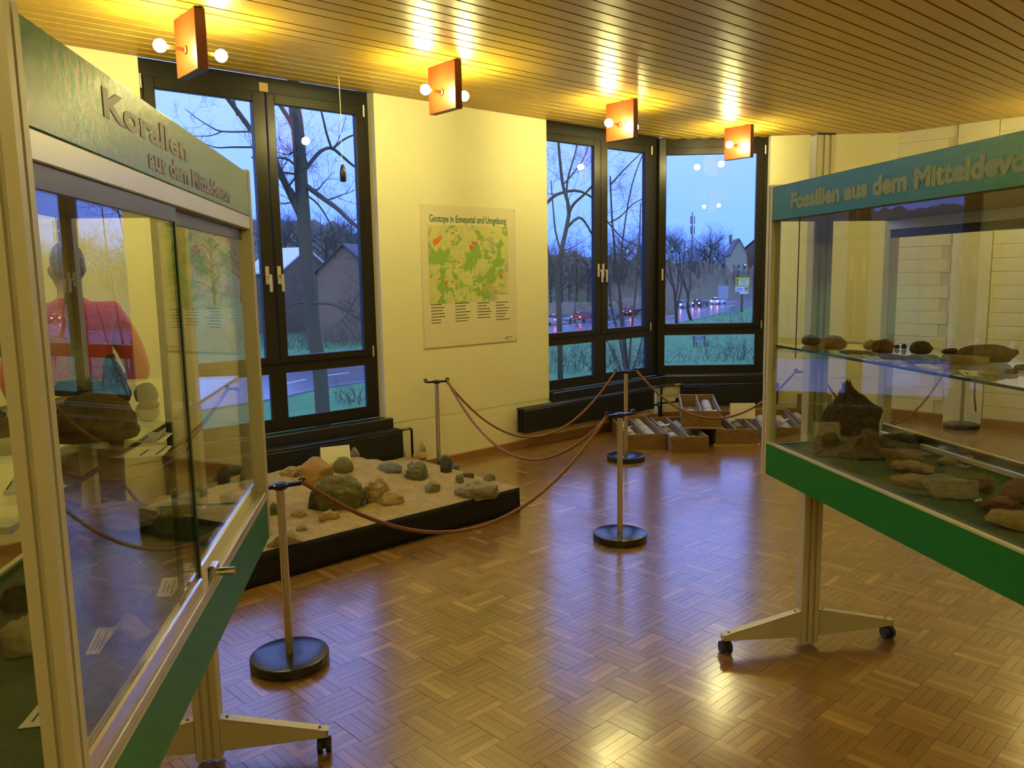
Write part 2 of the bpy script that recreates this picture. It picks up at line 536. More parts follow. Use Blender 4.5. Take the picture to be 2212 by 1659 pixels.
MB().box(2.655, 0.088, 2.985, 2.72, 0.094, 3.045).build('sticker', M['lath'], w1)
w2 = window('window_2', OA, RA, U3 - 0.02, U4 - 0.03, [(5.515, 6.185), (6.385, 6.99)], [(5.515, 6.187), (6.352, 7.04)], 6.283,
            handles=(6.235, 6.305), hinges=((7.085, 2.94), (7.085, 1.04)), sill=(5.455, 7.235))
w3 = window('window_3', OB, RB, 0.0, 1.19, [(0.088, 1.066)], [(0.048, 1.10)], 0.6,
            handles=(0.042,), hinges=((1.155, 2.94), (1.155, 1.04)), sill=(-0.02, 1.20))
# corner post where window_2 and window_3 meet
mb = MB().prism([WA(7.20, 0.06), WA(7.20, 0.2), WA(7.36, 0.2), WB(0.05, 0.2), WB(0.05, 0.06), WA(7.264, 0.02)][::-1], (0, 0, CEIL - 0.485), (0, 0, 0.485))
tag(mb.build('trim_2', M['frame_black']), kind='structure')
# ------------------------------------------------------------------ ceiling of wooden boards
pl = [Vector(p) for p in ROOM]
pl_out = [WA(-1.75, 0.06), OB + (A_W + B_W).normalized() * 0.07, OC + Vector((0.03, 0.06, 0)), P_CEND + Vector((.1, 0, 0)), P_RBACK + Vector((.1, -.1, 0)), P_LBACK + Vector((-.1, -.1, 0))]
ceil = MB().prism([(p.x, p.y, 0) for p in pl_out][::-1], (0, 0, 0.12), (0, 0, CEIL + 0.02)).build('ceiling', M['ceil_back'])
tag(ceil, kind='structure')
def span_at(n0):
    """u-range of the room polygon at depth n0 from the camera axis, measured along A_W"""
    us = []
    m = len(pl_out)
    for i in range(m):
        p, q = pl_out[i], pl_out[(i + 1) % m]
        a, b = p.dot(A_W) - n0, q.dot(A_W) - n0
        if a * b < 0:
            t = a / (a - b); us.append((p + (q - p) * t).dot(A_U))
    return (min(us), max(us)) if len(us) >= 2 else None
def attr_mesh(me, tones, uvs):
    at = me.attributes.new('tone', 'FLOAT', 'FACE'); at.data.foreach_set('value', tones)
    uv = me.uv_layers.new(name='UVMap'); uv.data.foreach_set('uv', uvs)
def strip_mesh(name, L, W, T, tone, seed, z1=0.0, chamfer=0.0):
    """a board L long, W wide, top/visible face at z1 and T thick (T<0: hangs up from a ceiling face)"""
    mb = MB()
    if T > 0: mb.box(0, 0, z1 - T, L, W, z1)
    else: mb.box(0, 0, z1, L, W, z1 - T)
    me = mb.mesh(name)
    uv = []
    for p in me.polygons:
        for li in p.loop_indices:
            co = me.vertices[me.loops[li].vertex_index].co
            uv += [co.x + seed * 3.7, co.y + seed * 1.3]
    attr_mesh(me, [tone] * len(me.polygons), uv)
    return me
rnd = random.Random(11)
PITCH = 0.1115
lines = [4.167 + k * PITCH for k in range(-90, 14)]
k = 0
while k < len(lines) - 1:
    w0 = lines[k]
    w1_ = lines[k + 1]
    if abs(w0 - 4.167) < 1e-6:          # one board of double width, as in the photograph
        w1_ = lines[k + 2]; k += 1
    k += 1
    sp = span_at((w0 + w1_) / 2)
    if not sp: continue
    me = strip_mesh('board', sp[1] - sp[0], (w1_ - w0) - 0.014, -0.016, min(1, max(0, rnd.gauss(.5, .16))), rnd.random(), CEIL)
    me.materials.append(M['board'])
    o = link('board', me, None, ceil, A_U * sp[0] + A_W * (w0 + 0.007), RA)

# ------------------------------------------------------------------ floor of mosaic parquet
fl = MB().prism([(p.x, p.y, 0) for p in [WA(-1.85, 0.24), WA(7.3, 0.24) , WB(2.6, 0.24), WC(3.6, .24), P_RBACK + Vector((.2, -.2, 0)), P_LBACK + Vector((-.2, -.2, 0))]][::-1], (0, 0, 0.25), (0, 0, -0.2535))
floor = fl.build('floor', M['subfloor'])
tag(floor, kind='structure')
FR = rad(43.5); FA = Vector((math.cos(FR), math.sin(FR), 0)); FB = Vector((-math.sin(FR), math.cos(FR), 0))
BS, NF = 0.18, 5
FW = BS / NF
def inside(p, poly):
    r = True
    m = len(poly)
    for i in range(m):
        a, b = poly[i], poly[(i + 1) % m]
        if (b.x - a.x) * (p.y - a.y) - (b.y - a.y) * (p.x - a.x) > 0.0: r = False; break
    return r
fing = []
rnd = random.Random(21)
R_IN = [WA(-1.6, 0.1), OB + (A_W + B_W).normalized() * 0.1, OC + Vector((.05, .1, 0)), P_CEND + Vector((.1, 0, 0)), P_RBACK, P_LBACK]
for i in range(-70, 71):
    for j in range(-70, 71):
        c = FA * (i + .5) * BS + FB * (j + .5) * BS
        if not inside(c, R_IN): continue
        d = (i + j) % 2
        base = rnd.gauss(.40, .06)
        for k in range(NF):
            tone = min(1, max(0, rnd.gauss(base, .12) + (0.35 if rnd.random() < .08 else 0)))
            if d == 0: p = FA * i * BS + FB * (j * BS + k * FW); rz = FR
            else: p = FA * (i * BS + (k + 1) * FW) + FB * j * BS; rz = FR + PI / 2
            fing.append((p, rz, tone, rnd.random(), rnd.uniform(-.0003, .0003)))
def visible(p):
    v = Vector((p.x, p.y, 0)) - Vector((0, 0, CAMH)); c = v.dot(FWD)
    if c < 0.3: return False
    x = CX + FPX * v.dot(RGT) / c; y = CY - FPX * v.dot(UPV) / c
    if not (480 < x < 2212 and 900 < y < 1659): return False
    if x > 1650 and y < 1022 + .475 * (x - 1650): return False
    if x < 582 - (y - 1152) * .475 + 20: return False
    return True
vis = sorted([f for f in fing if visible(f[0])], key=lambda f: f[0].length)
near = vis[:290]
nearset = set(id(f) for f in near)
PM = []
for t in range(24):
    me = strip_mesh('plank', BS - .0012, FW - .0012, 0.006, t / 23.0, t * .37)
    me.materials.append(M['parquet']); PM.append(me)
for f in near:
    link('plank', PM[int(round(f[2] * 23))], None, floor, f[0] + Vector((0, 0, f[4])), f[1])
vs, fs, tones, uvs = [], [], [], []
for f in fing:
    if id(f) in nearset: continue
    p, rz, tone, sd, dz = f
    a = Vector((math.cos(rz), math.sin(rz), 0)) * (BS - .0012); b = Vector((-math.sin(rz), math.cos(rz), 0)) * (FW - .0012)
    o = p + Vector((0, 0, dz)); dn = Vector((0, 0, -.0032))
    n0 = len(vs)
    q = [o, o + a, o + a + b, o + b]
    vs += [tuple(x) for x in q] + [tuple(x + dn) for x in q]
    for fc in ((0, 1, 2, 3), (4, 5, 1, 0), (5, 6, 2, 1), (6, 7, 3, 2), (7, 4, 0, 3)):
        fs.append(tuple(x + n0 for x in fc)); tones.append(tone)
        for vi in fc:
            kx = BS if vi % 4 in (1, 2) else 0; ky = FW if vi % 4 in (2, 3) else 0
            uvs += [kx + sd * 3.7, ky + sd * 1.3]
me = bpy.data.meshes.new('parquet_field'); me.from_pydata(vs, [], fs); attr_mesh(me, tones, uvs); me.materials.append(M['parquet'])
tag(link('parquet_field', me, None, floor), kind='stuff')
# ================================================================== LAMPS
def lamp(u, wc, label, rz=RA):
    t = thing('ceiling_lamp', label, 'lamp', A_U * u + A_W * wc + Vector((0, 0, CEIL)), rz, 'square orange-red ceiling lamps')
    MB().bbox(-0.026, -0.152, -0.315, 0.026, 0.152, -0.002, 0.003).build('edge_frame', M['lamp_edge'], t)
    for s in (-1, 1):
        MB().box(s * 0.0262, -0.15, -0.313, s * 0.0290, 0.15, -0.004).build('face_plate', M['lamp_red'], t)
        MB().lathe([(0.024, 0), (0.024, 0.008), (0.014, 0.012)], 16).build('rosette', M['lamp_edge'], t).matrix_basis = Matrix.Translation((s * 0.028, 0, -0.19)) @ Matrix.Rotation(s * PI / 2, 4, 'Y')
        MB().tube([(s * 0.03, 0, -0.19), (s * 0.125, 0, -0.19)], [0.010, 0.012], 10).build('socket', M['socket'], t)
        MB().sphere((s * 0.165, 0, -0.19), 0.034, 16, 10).build('bulb', M['bulb'], t, smooth=True)
    return t
lamp(1.75, 4.573, 'orange-red square ceiling lamp with two lit bulbs, nearest one by the left window')
lamp(3.465, 4.568, 'orange-red square ceiling lamp with two lit bulbs above the wall map')
lamp(5.39, 4.65, 'orange-red square ceiling lamp above the pair of window sashes beside the map')
lamp(7.255, 4.72, 'orange-red square ceiling lamp with two lit bulbs before the single wide window sash')
lamp(8.62, 1.95, 'orange-red square ceiling lamp half hidden at the upper right edge', RA + rad(8))
for u, w, where in ((0.0, 4.57, 'added for light left of the left display case'), (-0.2, 1.2, 'added for light above the near end of the left display case'), (1.9, 0.2, 'beside the right display case'), (3.9, -0.6, 'right of the right display case'),
                    (-1.9, -0.6, 'added for light behind and left of the photographer'), (0.2, -2.4, 'added for light behind the photographer')):
    lamp(u, w, 'orange-red square ceiling lamp out of the picture, ' + where)  # unseen lamps added for room light; the two by the right case answer floor glows

# ================================================================== DISPLAY CASES
def text_obj(name, s, size, m, parent, mtx, width=None, extrude=0.0008, align='LEFT', bold=0.0):
    cu = bpy.data.curves.new(name, 'FONT')
    cu.body = s; cu.size = size; cu.extrude = extrude; cu.align_x = align; cu.offset = bold
    cu.resolution_u = 3
    o = bpy.data.objects.new(name, cu); COL.objects.link(o)
    cu.materials.append(m)
    if width:
        bpy.context.view_layer.update()
        k = width / max(o.dimensions.x, 1e-6)
        mtx = mtx @ Matrix.Diagonal((k, 1, 1, 1))
    else:
        bpy.context.view_layer.update()
    me = bpy.data.meshes.new_from_object(o)
    bpy.data.objects.remove(o); bpy.data.curves.remove(cu)
    if not me.materials: me.materials.append(m)
    o = link(name, me, None, parent)
    o.matrix_basis = mtx
    return o
CASE_L = 1.58
def profile_mesh(sx, sy):
    """square aluminium corner profile 40 mm with a groove on its outer faces (sx, sy: outward signs)"""
    p = [(-.02, -.02), (-.004, -.02), (-.004, -.014), (.004, -.014), (.004, -.02), (.02, -.02), (.02, -.004), (.014, -.004), (.014, .004), (.02, .004), (.02, .02), (-.02, .02)]
    q = [(-sx * -x, -sy * y) for x, y in p]
    if sx * sy > 0: pass
    area = sum(q[i][0] * q[(i + 1) % len(q)][1] - q[(i + 1) % len(q)][0] * q[i][1] for i in range(len(q)))
    return q if area > 0 else q[::-1]
def post_poly(w, d):
    w2, d2, g = w / 2, d / 2, 0.007
    pts = []
    for (a, b) in ((-w2, -0.019), (-0.009, 0.009), (0.019, w2)):
        pts += [(a + 0.0 if a != -w2 else a + .004, -d2), (b if b != w2 else b - .004, -d2)]
        if b != w2: pts += [(b, -d2 + g), (b + 0.010, -d2 + g)]
    pts += [(w2, -d2 + .004), (w2, d2 - .004)]
    back = []
    for (a, b) in ((w2, 0.019), (0.009, -0.009), (-0.019, -w2)):
        back += [(a if a != w2 else a - .004, d2), (b if b != -w2 else b + .004, d2)]
        if b != -w2: back += [(b, d2 - g), (b - 0.010, d2 - g)]
    pts += back + [(-w2, d2 - .004), (-w2, -d2 + .004)]
    return pts
def caster(parent, x, y):
    c = MB()
    for s in (-1, 1):
        mb = bmesh.new()
        bmesh.ops.create_cone(mb, cap_ends=True, segments=18, radius1=0.027, radius2=0.027, depth=0.016)
        c.frombm(mb, Matrix.Translation((x + s * 0.015, y, 0.027)) @ Matrix.Rotation(PI / 2, 4, 'Y'))
    c.box(x - .008, y - .018, 0.022, x + .008, y + .018, 0.056)
    c.tube([(x, y, .05), (x, y, .066)], 0.006, 8)
    c.build('caster', M['rubber'], parent)
def case(name, label, P, rz, xn, xp, letters, ph=2.165):
    """glazed case hung between two floor posts; xn/xp: x of the fixed-glass side and of the sliding-door side"""
    t = thing(name, label, 'display case', P, rz)
    y0, y1 = -CASE_L, 0.0
    yb0, yb1 = y0 + 0.005, y1 - 0.005
    for s, x in ((-1, xn), (1, xp)):
        hp = MB().bbox(min(x, x - s * .012), yb0, 1.84, max(x, x - s * .012), yb1, 1.973, .0015).build('header_panel', M['green'], t)
        for L in letters:
            if L[0] != s: continue
            _, txt, ys, zb, size, width, mm = L
            if s > 0: R = Matrix(((0, 0, 1), (1, 0, 0), (0, 1, 0))).to_4x4()
            else: R = Matrix(((0, 0, -1), (-1, 0, 0), (0, 1, 0))).to_4x4()
            R.translation = Vector((x + s * .0002, ys, zb))
            text_obj('lettering', txt, size, M[mm], hp, R, width, bold=0.004 if s < 0 else 0.002)
        MB().bbox(min(x, x - s * .012), yb0, .805, max(x, x - s * .012), yb1, .936, .0015).build('base_panel', M['green_low'], t)
        tr = MB().box(min(x, x - s * .016), yb0, .936, max(x, x - s * .016), yb1, .943).build('base_trim', M['alu_cream'], t)
    for y, n in ((y1 - .008, 'far'), (y0 + .008, 'near')):
        MB().box(xn + .03, y - .006, 1.84, xp - .03, y + .006, 1.973).build('header_end', M['alu_cream'], t)
        MB().box(xn + .03, y - .006, .805, xp - .03, y + .006, .93).build('base_end', M['green_low'], t)
    MB().box(xn + .013, yb0, 1.955, xp - .013, yb1, 1.966).build('top_board', M['alu_cream'], t)
    MB().box(xn + .013, yb0 + .01, 1.838, xp - .045, yb1 - .01, 1.846).build('header_floor', M['underside'], t)
    MB().box(xn + .018, yb0 + .01, .90, xp - .055, yb1 - .01, .925).build('base_board', M['felt'], t)
    for sx, x in ((-1, xn + .019), (1, xp - .019)):
        for sy, y in ((1, y1 + .001), (-1, y0 - .001)):
            MB().prism([(px_, py_, 0) for px_, py_ in profile_mesh(sx, sy)], (0, 0, 1.18), (x, y, 0.802)).build('corner_profile', M['alu_cream'], t)
    # glazing: fixed front pane, two end panes
    MB().box(xn + .016, yb0 + .016, .925, xn + .021, yb1 - .016, 1.84).build('front_pane', M['glass'], t)
    for y in (y1 - .004, y0 + .004):
        MB().box(xn + .037, y - .0025, .925, xp - .037, y + .0025, 1.84).build('end_pane', M['glass'], t)
    # sliding-door side
    MB().bbox(xp - .05, yb0 + .015, 1.800, xp - .001, yb1 - .015, 1.84, .002).build('upper_track', M['alu'], t)
    MB().bbox(xp - .05, yb0 + .015, .943, xp - .001, yb1 - .015, .962, .002).build('lower_track', M['alu'], t)
    for k, (a, b, xo) in enumerate(((yb0 + .02, -.868, xp - .014), (-.935, yb1 - .02, xp - .034))):
        d = MB().box(xo - .0025, a, .985, xo + .0025, b, 1.80).build('sliding_door', M['glass'], t)
        MB().bbox(xo - .008, a, .958, xo + .008, b, .998, .004).build('door_profile', M['chrome'], d)
        MB().box(xo - .007, a, 1.768, xo + .007, b, 1.800).build('door_rail', M['alu_dark'], d)
        e = b if k == 0 else a
        MB().box(xo - .005, e - .006, .99, xo + .005, e + .006, 1.79).build('door_edge', M['glass_edge'], d)
    lk = MB().bbox(xp - .012, -.80, .955, xp + .006, -.757, .995, .003)
    lk.tube([(xp, -.778, .975), (xp + .045, -.778, .975)], .0095, 14)
    lk.build('lock', M['chrome'], t)
    # glass shelf on small brackets
    sh = MB().box(xn + .024, y0 + .03, 1.337, xp - .06, y1 - .03, 1.345).build('shelf', M['glass'], t)
    for x in (xn + .0238, xp - .0602):
        MB().box(x - .0012, y0 + .03, 1.3368, x + .0012, y1 - .03, 1.3452).build('shelf_edge', M['glass_edge'], sh)
    for y in (y1 - .025, y0 + .025):
        for x in (xn + .045, xp - .075):
            MB().box(x - .01, y - .012, 1.327, x + .01, y + .012, 1.337).build('bracket', M['alu'], sh)
    # floor posts and their wheeled feet
    for y in (y1 + .053, y0 - .053):
        pp = MB().prism([(a, b, 0) for a, b in post_poly(.086, .06)], (0, 0, ph), (0, y, 0.018))
        pp.build('post', M['alu_cream'], t)
        MB().box(-.040, y - .026, ph + .018, .040, y + .026, ph + .027).build('post_cap', M['alu_dark'], t)
        yo = y - .012
        for s in (-1, 1):
            f = MB()
            pts = [(s * .043, 0, .048), (s * .40, 0, .062), (s * .40, 0, .082), (s * .37, 0, .09), (s * .043, 0, .165)]
            if s > 0: pts = pts[::-1]
            f.prism(pts, (0, -.004, 0), (0, yo - .014, 0)); f.prism(pts, (0, -.004, 0), (0, yo + .018, 0))
            f.obox((s * .043, yo - .018, .163), (s * .327, 0, -.074), (0, .036, 0), (0, 0, .004))
            f.obox((s * .37, yo - .018, .0865), (s * .033, 0, -.004), (0, .036, 0), (0, 0, .004))
            f.box(s * .394, yo - .018, .062, s * .40, yo + .018, .084)
            fo = f.build('foot', M['alu_cream'], t)
            for bx, bz in ((.065, .164), (.372, .0925)):
                MB().lathe([(.005, 0), (.005, .002), (.003, .003)], 10, (s * bx, yo, bz)).build('bolt', M['alu_dark'], fo)
            caster(fo, s * .385, yo)
    return t
RCASE_P = Vector((1.294, 3.332, 0)); RCASE_R = rad(9.0)
LCASE_P = Vector((-1.055, 2.533, 0)); LCASE_R = rad(8.1)
rcase = case('display_case', 'glass display case with green bands lettered Fossilien aus dem Mitteldevon', RCASE_P, RCASE_R, -.25, .31,
             [(-1, 'Fossilien aus dem Mitteldevon', -.165, 1.878, .078, 1.20, 'letter_grey')])
lcase = case('display_case', 'glass display case with green bands and sliding doors, beside the sand platform', LCASE_P, LCASE_R, -.31, .25,
             [(1, 'Korallen', -1.29, 1.905, .062, .52, 'letter_brown'), (1, 'aus dem Mitteldevon', -1.06, 1.856, .05, .74, 'letter_brown')], ph=2.095)
rp_ = at_z(1719, 754, 1.345)
loc = Matrix.Rotation(-RCASE_R, 4, 'Z') @ (rp_ - RCASE_P)
MB().tube([(loc.x, loc.y, 1.31), (loc.x, loc.y, 1.84)], .0022, 6).build('suspension_rod', M['alu_dark'], rcase)
MB().box(loc.x - .02, loc.y - .012, 1.333, loc.x + .02, loc.y + .012, 1.338).build('rod_clip', M['alu'], rcase)

# ================================================================== ROPE BARRIER
HP = 0.80
def barrier_proto(label, loc, rz):
    t = thing('barrier_post', label, 'barrier post', loc, rz, 'rope barrier posts')
    MB().lathe([(.160, 0), (.166, .004), (.166, .040), (.1645, .0435), (.161, .045), (.05, .047), (.0, .047)][:-1], 56).build('base', M['post_base'], t, angle=40)
    p = []
    for k in range(24):
        a = 2 * PI * k / 24; r = .0172 if k % 6 else .0145
        p.append((r * math.cos(a), r * math.sin(a), 0))
    MB().prism(p, (0, 0, HP - .075), (0, 0, .045)).build('pole', M['steel'], t)
    h = MB().lathe([(.020, -.012), (.030, -.008), (.036, 0), (.036, .010), (.032, .014), (.016, .0145)], 28, (0, 0, HP - .018))
    h.box(-.085, -.011, HP - .022, .085, .011, HP - .006)
    for s in (-1, 1):
        h.tube([(s * .075, 0, HP - .014), (s * .098, 0, HP - .010), (s * .104, 0, HP + .004), (s * .088, 0, HP + .010), (s * .078, 0, HP)], .007, 8)
    h.build('head', M['plastic_black'], t, angle=35)
    MB().lathe([(.022, 0), (.021, .003), (.006, .0035)], 24, (0, 0, HP - .0035)).build('cap', M['plastic_black'], t, angle=35)
    return t
SP = {}
spec = [('S1', at_z(627, 1432), 'rope barrier post nearest the camera, beside the left display case', rad(30)),
        ('S2', at_z(1339, 1165), 'rope barrier post standing alone on the open parquet', rad(25)),
        ('S3', at_z(1352, 993), 'rope barrier post before the radiator and drill core crates', rad(5)),
        ('S4', at_z(949, 1027), 'rope barrier post against the wall below the map, behind the sand platform', rad(20)),
        ('S5', at_z(2076, 924), 'rope barrier post in front of the white brick wall, seen through the case', rad(-40)),
        ('S6', Vector((2.49, 6.73, 0)), 'rope barrier post behind the upright of the right display case', rad(-15)),
        ('S8', Vector((-2.62, 4.74, 0)), 'rope barrier post behind the person in red', rad(40))]
for i, (k, p, lab, a) in enumerate(spec):
    p.z = 0
    if i == 0: proto = barrier_proto(lab, p, a); o = proto
    else:
        o = copy_tree(proto); o.location = p; o.rotation_euler.z = a; o['label'] = lab
    SP[k] = (p.copy(), a)
def hook(k, s):
    p, a = SP[k]
    return p + Vector((math.cos(a), math.sin(a), 0)) * (.09 * s) + Vector((0, 0, HP - .006))
def rope(a, b, label, through=None, sag=None, n=22):
    if through:
        d = (b - a); d.z = 0; nrm = d.cross(Vector((0, 0, 1))).normalized()
        q = at_plane(through[0], through[1], a, nrm)
        tt = (q - a).dot(d) / d.dot(d)
        line = a.z + (b.z - a.z) * tt
        sag = (line - q.z) / (4 * tt * (1 - tt))
    pts = []
    for i in range(n + 1):
        t = i / n
        p = a.lerp(b, t); p.z -= 4 * sag * t * (1 - t)
        pts.append(p)
    o = MB().tube(pts, .0098, 8).build('rope', M['rope'], smooth=True)
    tag(o, label, 'rope', 'barrier ropes')
rope(hook('S1', 1), hook('S2', -1), 'brown barrier rope sagging in front of the sand platform', (960, 1150))
rope(hook('S4', 1), hook('S2', -1) + Vector((0, 0, -.012)), 'brown barrier rope from the post below the map to the lone post on the parquet', (1180, 990))
rope(hook('S4', 1) + Vector((0, 0, -.016)), hook('S3', -1), 'brown barrier rope sagging in front of the poster wall and radiator', (1120, 942))
rope(hook('S3', 1), hook('S6', -1), 'brown barrier rope sagging in front of the drill core crates', (1560, 903))
rope(hook('S6', 1), hook('S5', -1), 'brown barrier rope seen through the right case glass, running to the brick wall', (1926, 918))
rope(hook('S8', 1), hook('S1', -1), 'brown barrier rope seen through the left case glass behind the stones', (300, 1085))
tail = hook('S5', 1)
tag(MB().tube([tail, tail + Vector((.01, 0, -.2)), tail + Vector((.02, .01, -.45)), tail + Vector((0.05, .02, -.62))], .0098, 8).build('rope', M['rope'], smooth=True), 'loose brown barrier rope end hanging from the post before the brick wall', 'rope', 'barrier ropes')

# ================================================================== RADIATORS
def radiator(label, org, rz, x0, x1, z0=.165, z1=.40, wf=-.15):
    t = thing('radiator', label, 'radiator', org, rz)
    for k, w in enumerate((wf, wf + .042, wf + .084)):
        n = 26
        p = MB()
        p.bbox(x0 + .004, w, z0, x1 - .004, w + .026, z1 - .012, .008)
        p.build('panel', M['radiator'], t)
    g = MB()
    x = x0 + .02
    while x < x1 - .03:
        g.box(x, wf + .027, z0 + .012, x + .016, wf + .041, z1 - .03)
        g.box(x, wf + .069, z0 + .012, x + .016, wf + .083, z1 - .03)
        x += .04
    g.build('fins', M['radiator'], t)
    c = MB()
    for k in range(5):
        w = wf + .006 + k * .024
        c.tube([(x0, w, z1 - .006), (x1, w, z1 - .006)], .0065, 8)
    c.box(x0, wf + .002, z1 - .016, x0 + .02, wf + .108, z1 - .002); c.box(x1 - .02, wf + .002, z1 - .016, x1, wf + .108, z1 - .002)
    c.build('top_grille', M['radiator'], t)
    s = MB()
    x = x0 + .06
    while x < x1 - .04:
        s.lathe([(.0045, 0), (.0035, .003)], 8, (0, 0, 0)); 
        for i in range(len(s.v) - 16, len(s.v)):
            px_, py_, pz_ = s.v[i]; s.v[i] = (x + px_, wf - pz_, z0 + .045 + py_)
        x += .057
    tag(s.build('weld_points', M['radiator'], t), kind='stuff')
    for bx in (x0 + .2, x1 - .2):
        MB().box(bx - .012, wf + .11, z0 + .02, bx + .012, -.0, z1 - .06).build('wall_bracket', M['radiator'], t)
    return t
r1 = radiator('black panel radiator below the left window, behind the sand platform', OA, RA, 1.75, 3.625)
pp = [(3.625, -.10, .388), (3.66, -.10, .388)]
MB().tube([(3.62, -.10, .388), (3.70, -.10, .388)], [.011, .013], 10).build('valve', M['brass'], r1)
MB().tube([(3.69, -.10, .388), (3.725, -.10, .386), (3.737, -.10, .372), (3.737, -.10, 0)], .011, 10).build('pipe', M['pipe'], r1, smooth=True)
r2 = radiator('long black panel radiator below the pair of window sashes beside the map', OA, RA, 4.965, 6.885)
MB().tube([(6.88, -.10, .385), (7.02, -.10, .39), (7.05, -.10, .39), (7.06, -.10, .37), (7.06, -.10, 0)], .012, 10).build('pipe', M['pipe'], r2, smooth=True)
MB().tube([(6.88, -.10, .20), (7.0, -.10, .19), (7.03, -.095, .17), (7.03, -.095, 0)], .012, 10).build('pipe', M['pipe'], r2, smooth=True)
r3 = radiator('short black panel radiator below the single wide window sash', OB, RB, .235, 1.305)
MB().tube([(.24, -.10, .392), (.17, -.10, .392)], [.014, .012], 10).build('valve', M['brass'], r3)
MB().tube([(.18, -.10, .392), (.02, -.10, .388), (-.03, -.12, .382)], .012, 10).build('pipe', M['pipe'], r3, smooth=True)
MB().tube([(.24, -.10, .205), (.05, -.10, .19), (-.02, -.12, .19)], .011, 10).build('pipe', M['pipe'], r3, smooth=True)
MB().tube([(.20, -.10, .2), (.20, -.10, .24)], [.016, .02], 10).build('valve_knob', M['plastic_black'], r3)

# ================================================================== WALL MAP, PICTURE BOARD, PULL CORD
def uz(x, y, w=-.01):
    p = at_plane(x, y, OA + A_W * w, A_W)
    return (p - OA).dot(A_U), p.z
def map_mat():
    m = bpy.data.materials.new('printed_map'); m.use_nodes = True
    nt = m.node_tree; b = nt.nodes['Principled BSDF']; N, L = nt.nodes.new, nt.links.new
    tc = N('ShaderNodeTexCoord')
    def noise_(sc, det, off):
        mp = N('ShaderNodeMapping'); mp.inputs['Location'].default_value = off
        L(tc.outputs['Object'], mp.inputs[0])
        n = N('ShaderNodeTexNoise'); n.inputs['Scale'].default_value = sc; n.inputs['Detail'].default_value = det; n.inputs['Roughness'].default_value = .7
        L(mp.outputs[0], n.inputs['Vector']); return n.outputs['Fac']
    def step(v, a, c):
        r = N('ShaderNodeMapRange'); r.inputs[1].default_value = a; r.inputs[2].default_value = a + c; L(v, r.inputs[0]); return r.outputs[0]
    def mix(f, c0, c1):
        x = N('ShaderNodeMix'); x.data_type = 'RGBA'
        L(f, x.inputs[0])
        for i, c in ((6, c0), (7, c1)):
            if isinstance(c, tuple): x.inputs[i].default_value = (*c, 1)
            else: L(c, x.inputs[i])
        return x.outputs[2]
    c = mix(step(noise_(9, 6, (3, 1, 0)), .50, .02), (0.62, 0.60, 0.22), (0.52, 0.55, 0.26))
    c = mix(step(noise_(5.5, 7, (0, 7, 2)), .515, .015), c, (0.25, 0.42, 0.075))
    c = mix(step(noise_(3.2, 3, (5, 2, 9)), .58, .03), c, (0.46, 0.40, 0.23))
    c = mix(step(noise_(60, 2, (1, 9, 2)), .70, .01), c, (0.10, 0.11, 0.06))
    L(c, b.inputs['Base Color']); b.inputs['Roughness'].default_value = .35
    return m
M['map'] = map_mat()
M['poster'] = mat('poster_board', (0.72, 0.66, 0.46), 0.12, spec=0.5)
M['title_green'] = mat('title_green', (0.02, 0.15, 0.06), 0.5)
M['map_orange'] = mat('map_orange', (0.70, 0.21, 0.03), 0.5)
M['map_red'] = mat('map_red', (0.62, 0.16, 0.08), 0.5)
pu0, pz0, pu1, pz1 = 3.963, 1.031, 5.019, 2.236
poster = thing('wall_map', 'white poster with a green and yellow map headed Geotope in Ennepetal und Umgebung', 'poster', WA(pu0, 0, pz0), RA)
MB().bbox(0, -.010, 0, pu1 - pu0, -.001, pz1 - pz0, .001).build('board', M['poster'], poster)
mu0, mz1 = uz(923.4, 485); mu1, mz0 = uz(1099, 649)
mz1 -= .0; mw_, mh_ = mu1 - mu0, mz1 - mz0
mo = MB().box(0, -.0115, 0, mw_, -.0101, mh_).build('map_print', M['map'], poster, loc=(mu0 - pu0, 0, mz0 - pz0))
def patch(pts, m):
    q = [(x * mw_, 0, (1 - y) * mh_) for x, y in pts]
    nx = sum(q[i][0] * q[(i + 1) % len(q)][2] - q[(i + 1) % len(q)][0] * q[i][2] for i in range(len(q)))
    if nx < 0: q = q[::-1]
    MB().prism(q[::-1], (0, -.0006, 0), (0, -.0115, 0)).build('map_area', m, mo)
patch([(.055, .19), (.16, .13), (.165, .17), (.12, .235), (.07, .27), (.06, .24)], M['map_orange'])
patch([(.52, .20), (.60, .21), (.59, .25), (.53, .245)], M['map_red'])
patch([(.49, .26), (.53, .25), (.55, .30), (.51, .32)], M['map_red'])
patch([(.75, .40), (.79, .40), (.785, .43), (.75, .425)], M['map_orange'])
patch([(.35, .45), (.37, .46), (.36, .50), (.345, .48)], M['map_orange'])
patch([(.885, .63), (.915, .65), (.93, .69), (.90, .70), (.88, .67)], M['map_red'])
patch([(.26, .71), (.295, .72), (.29, .745), (.265, .74)], M['map_red'])
patch([(.19, .72), (.22, .70), (.215, .75), (.19, .77)], M['map_red'])
patch([(.10, .68), (.12, .67), (.125, .70), (.105, .71)], M['map_red'])
patch([(.27, .09), (.31, .085), (.315, .11), (.28, .115)], M['map_red'])
patch([(.27, .20), (.30, .20), (.295, .225), (.275, .22)], M['map_red'])
lu = MB().box(.82 * mw_, -.0118, 0, mw_, -.0112, .085 * mh_).build('legend', M['poster'], mo)
for k in range(3):
    MB().box(.835 * mw_, -.0124, (.055 - .02 * k) * mh_, .85 * mw_, -.0116, (.066 - .02 * k) * mh_).build('legend_mark', M['map_red'], mo)
tu0, tz0 = uz(927, 477.5); tu1, _ = uz(1093, 483)
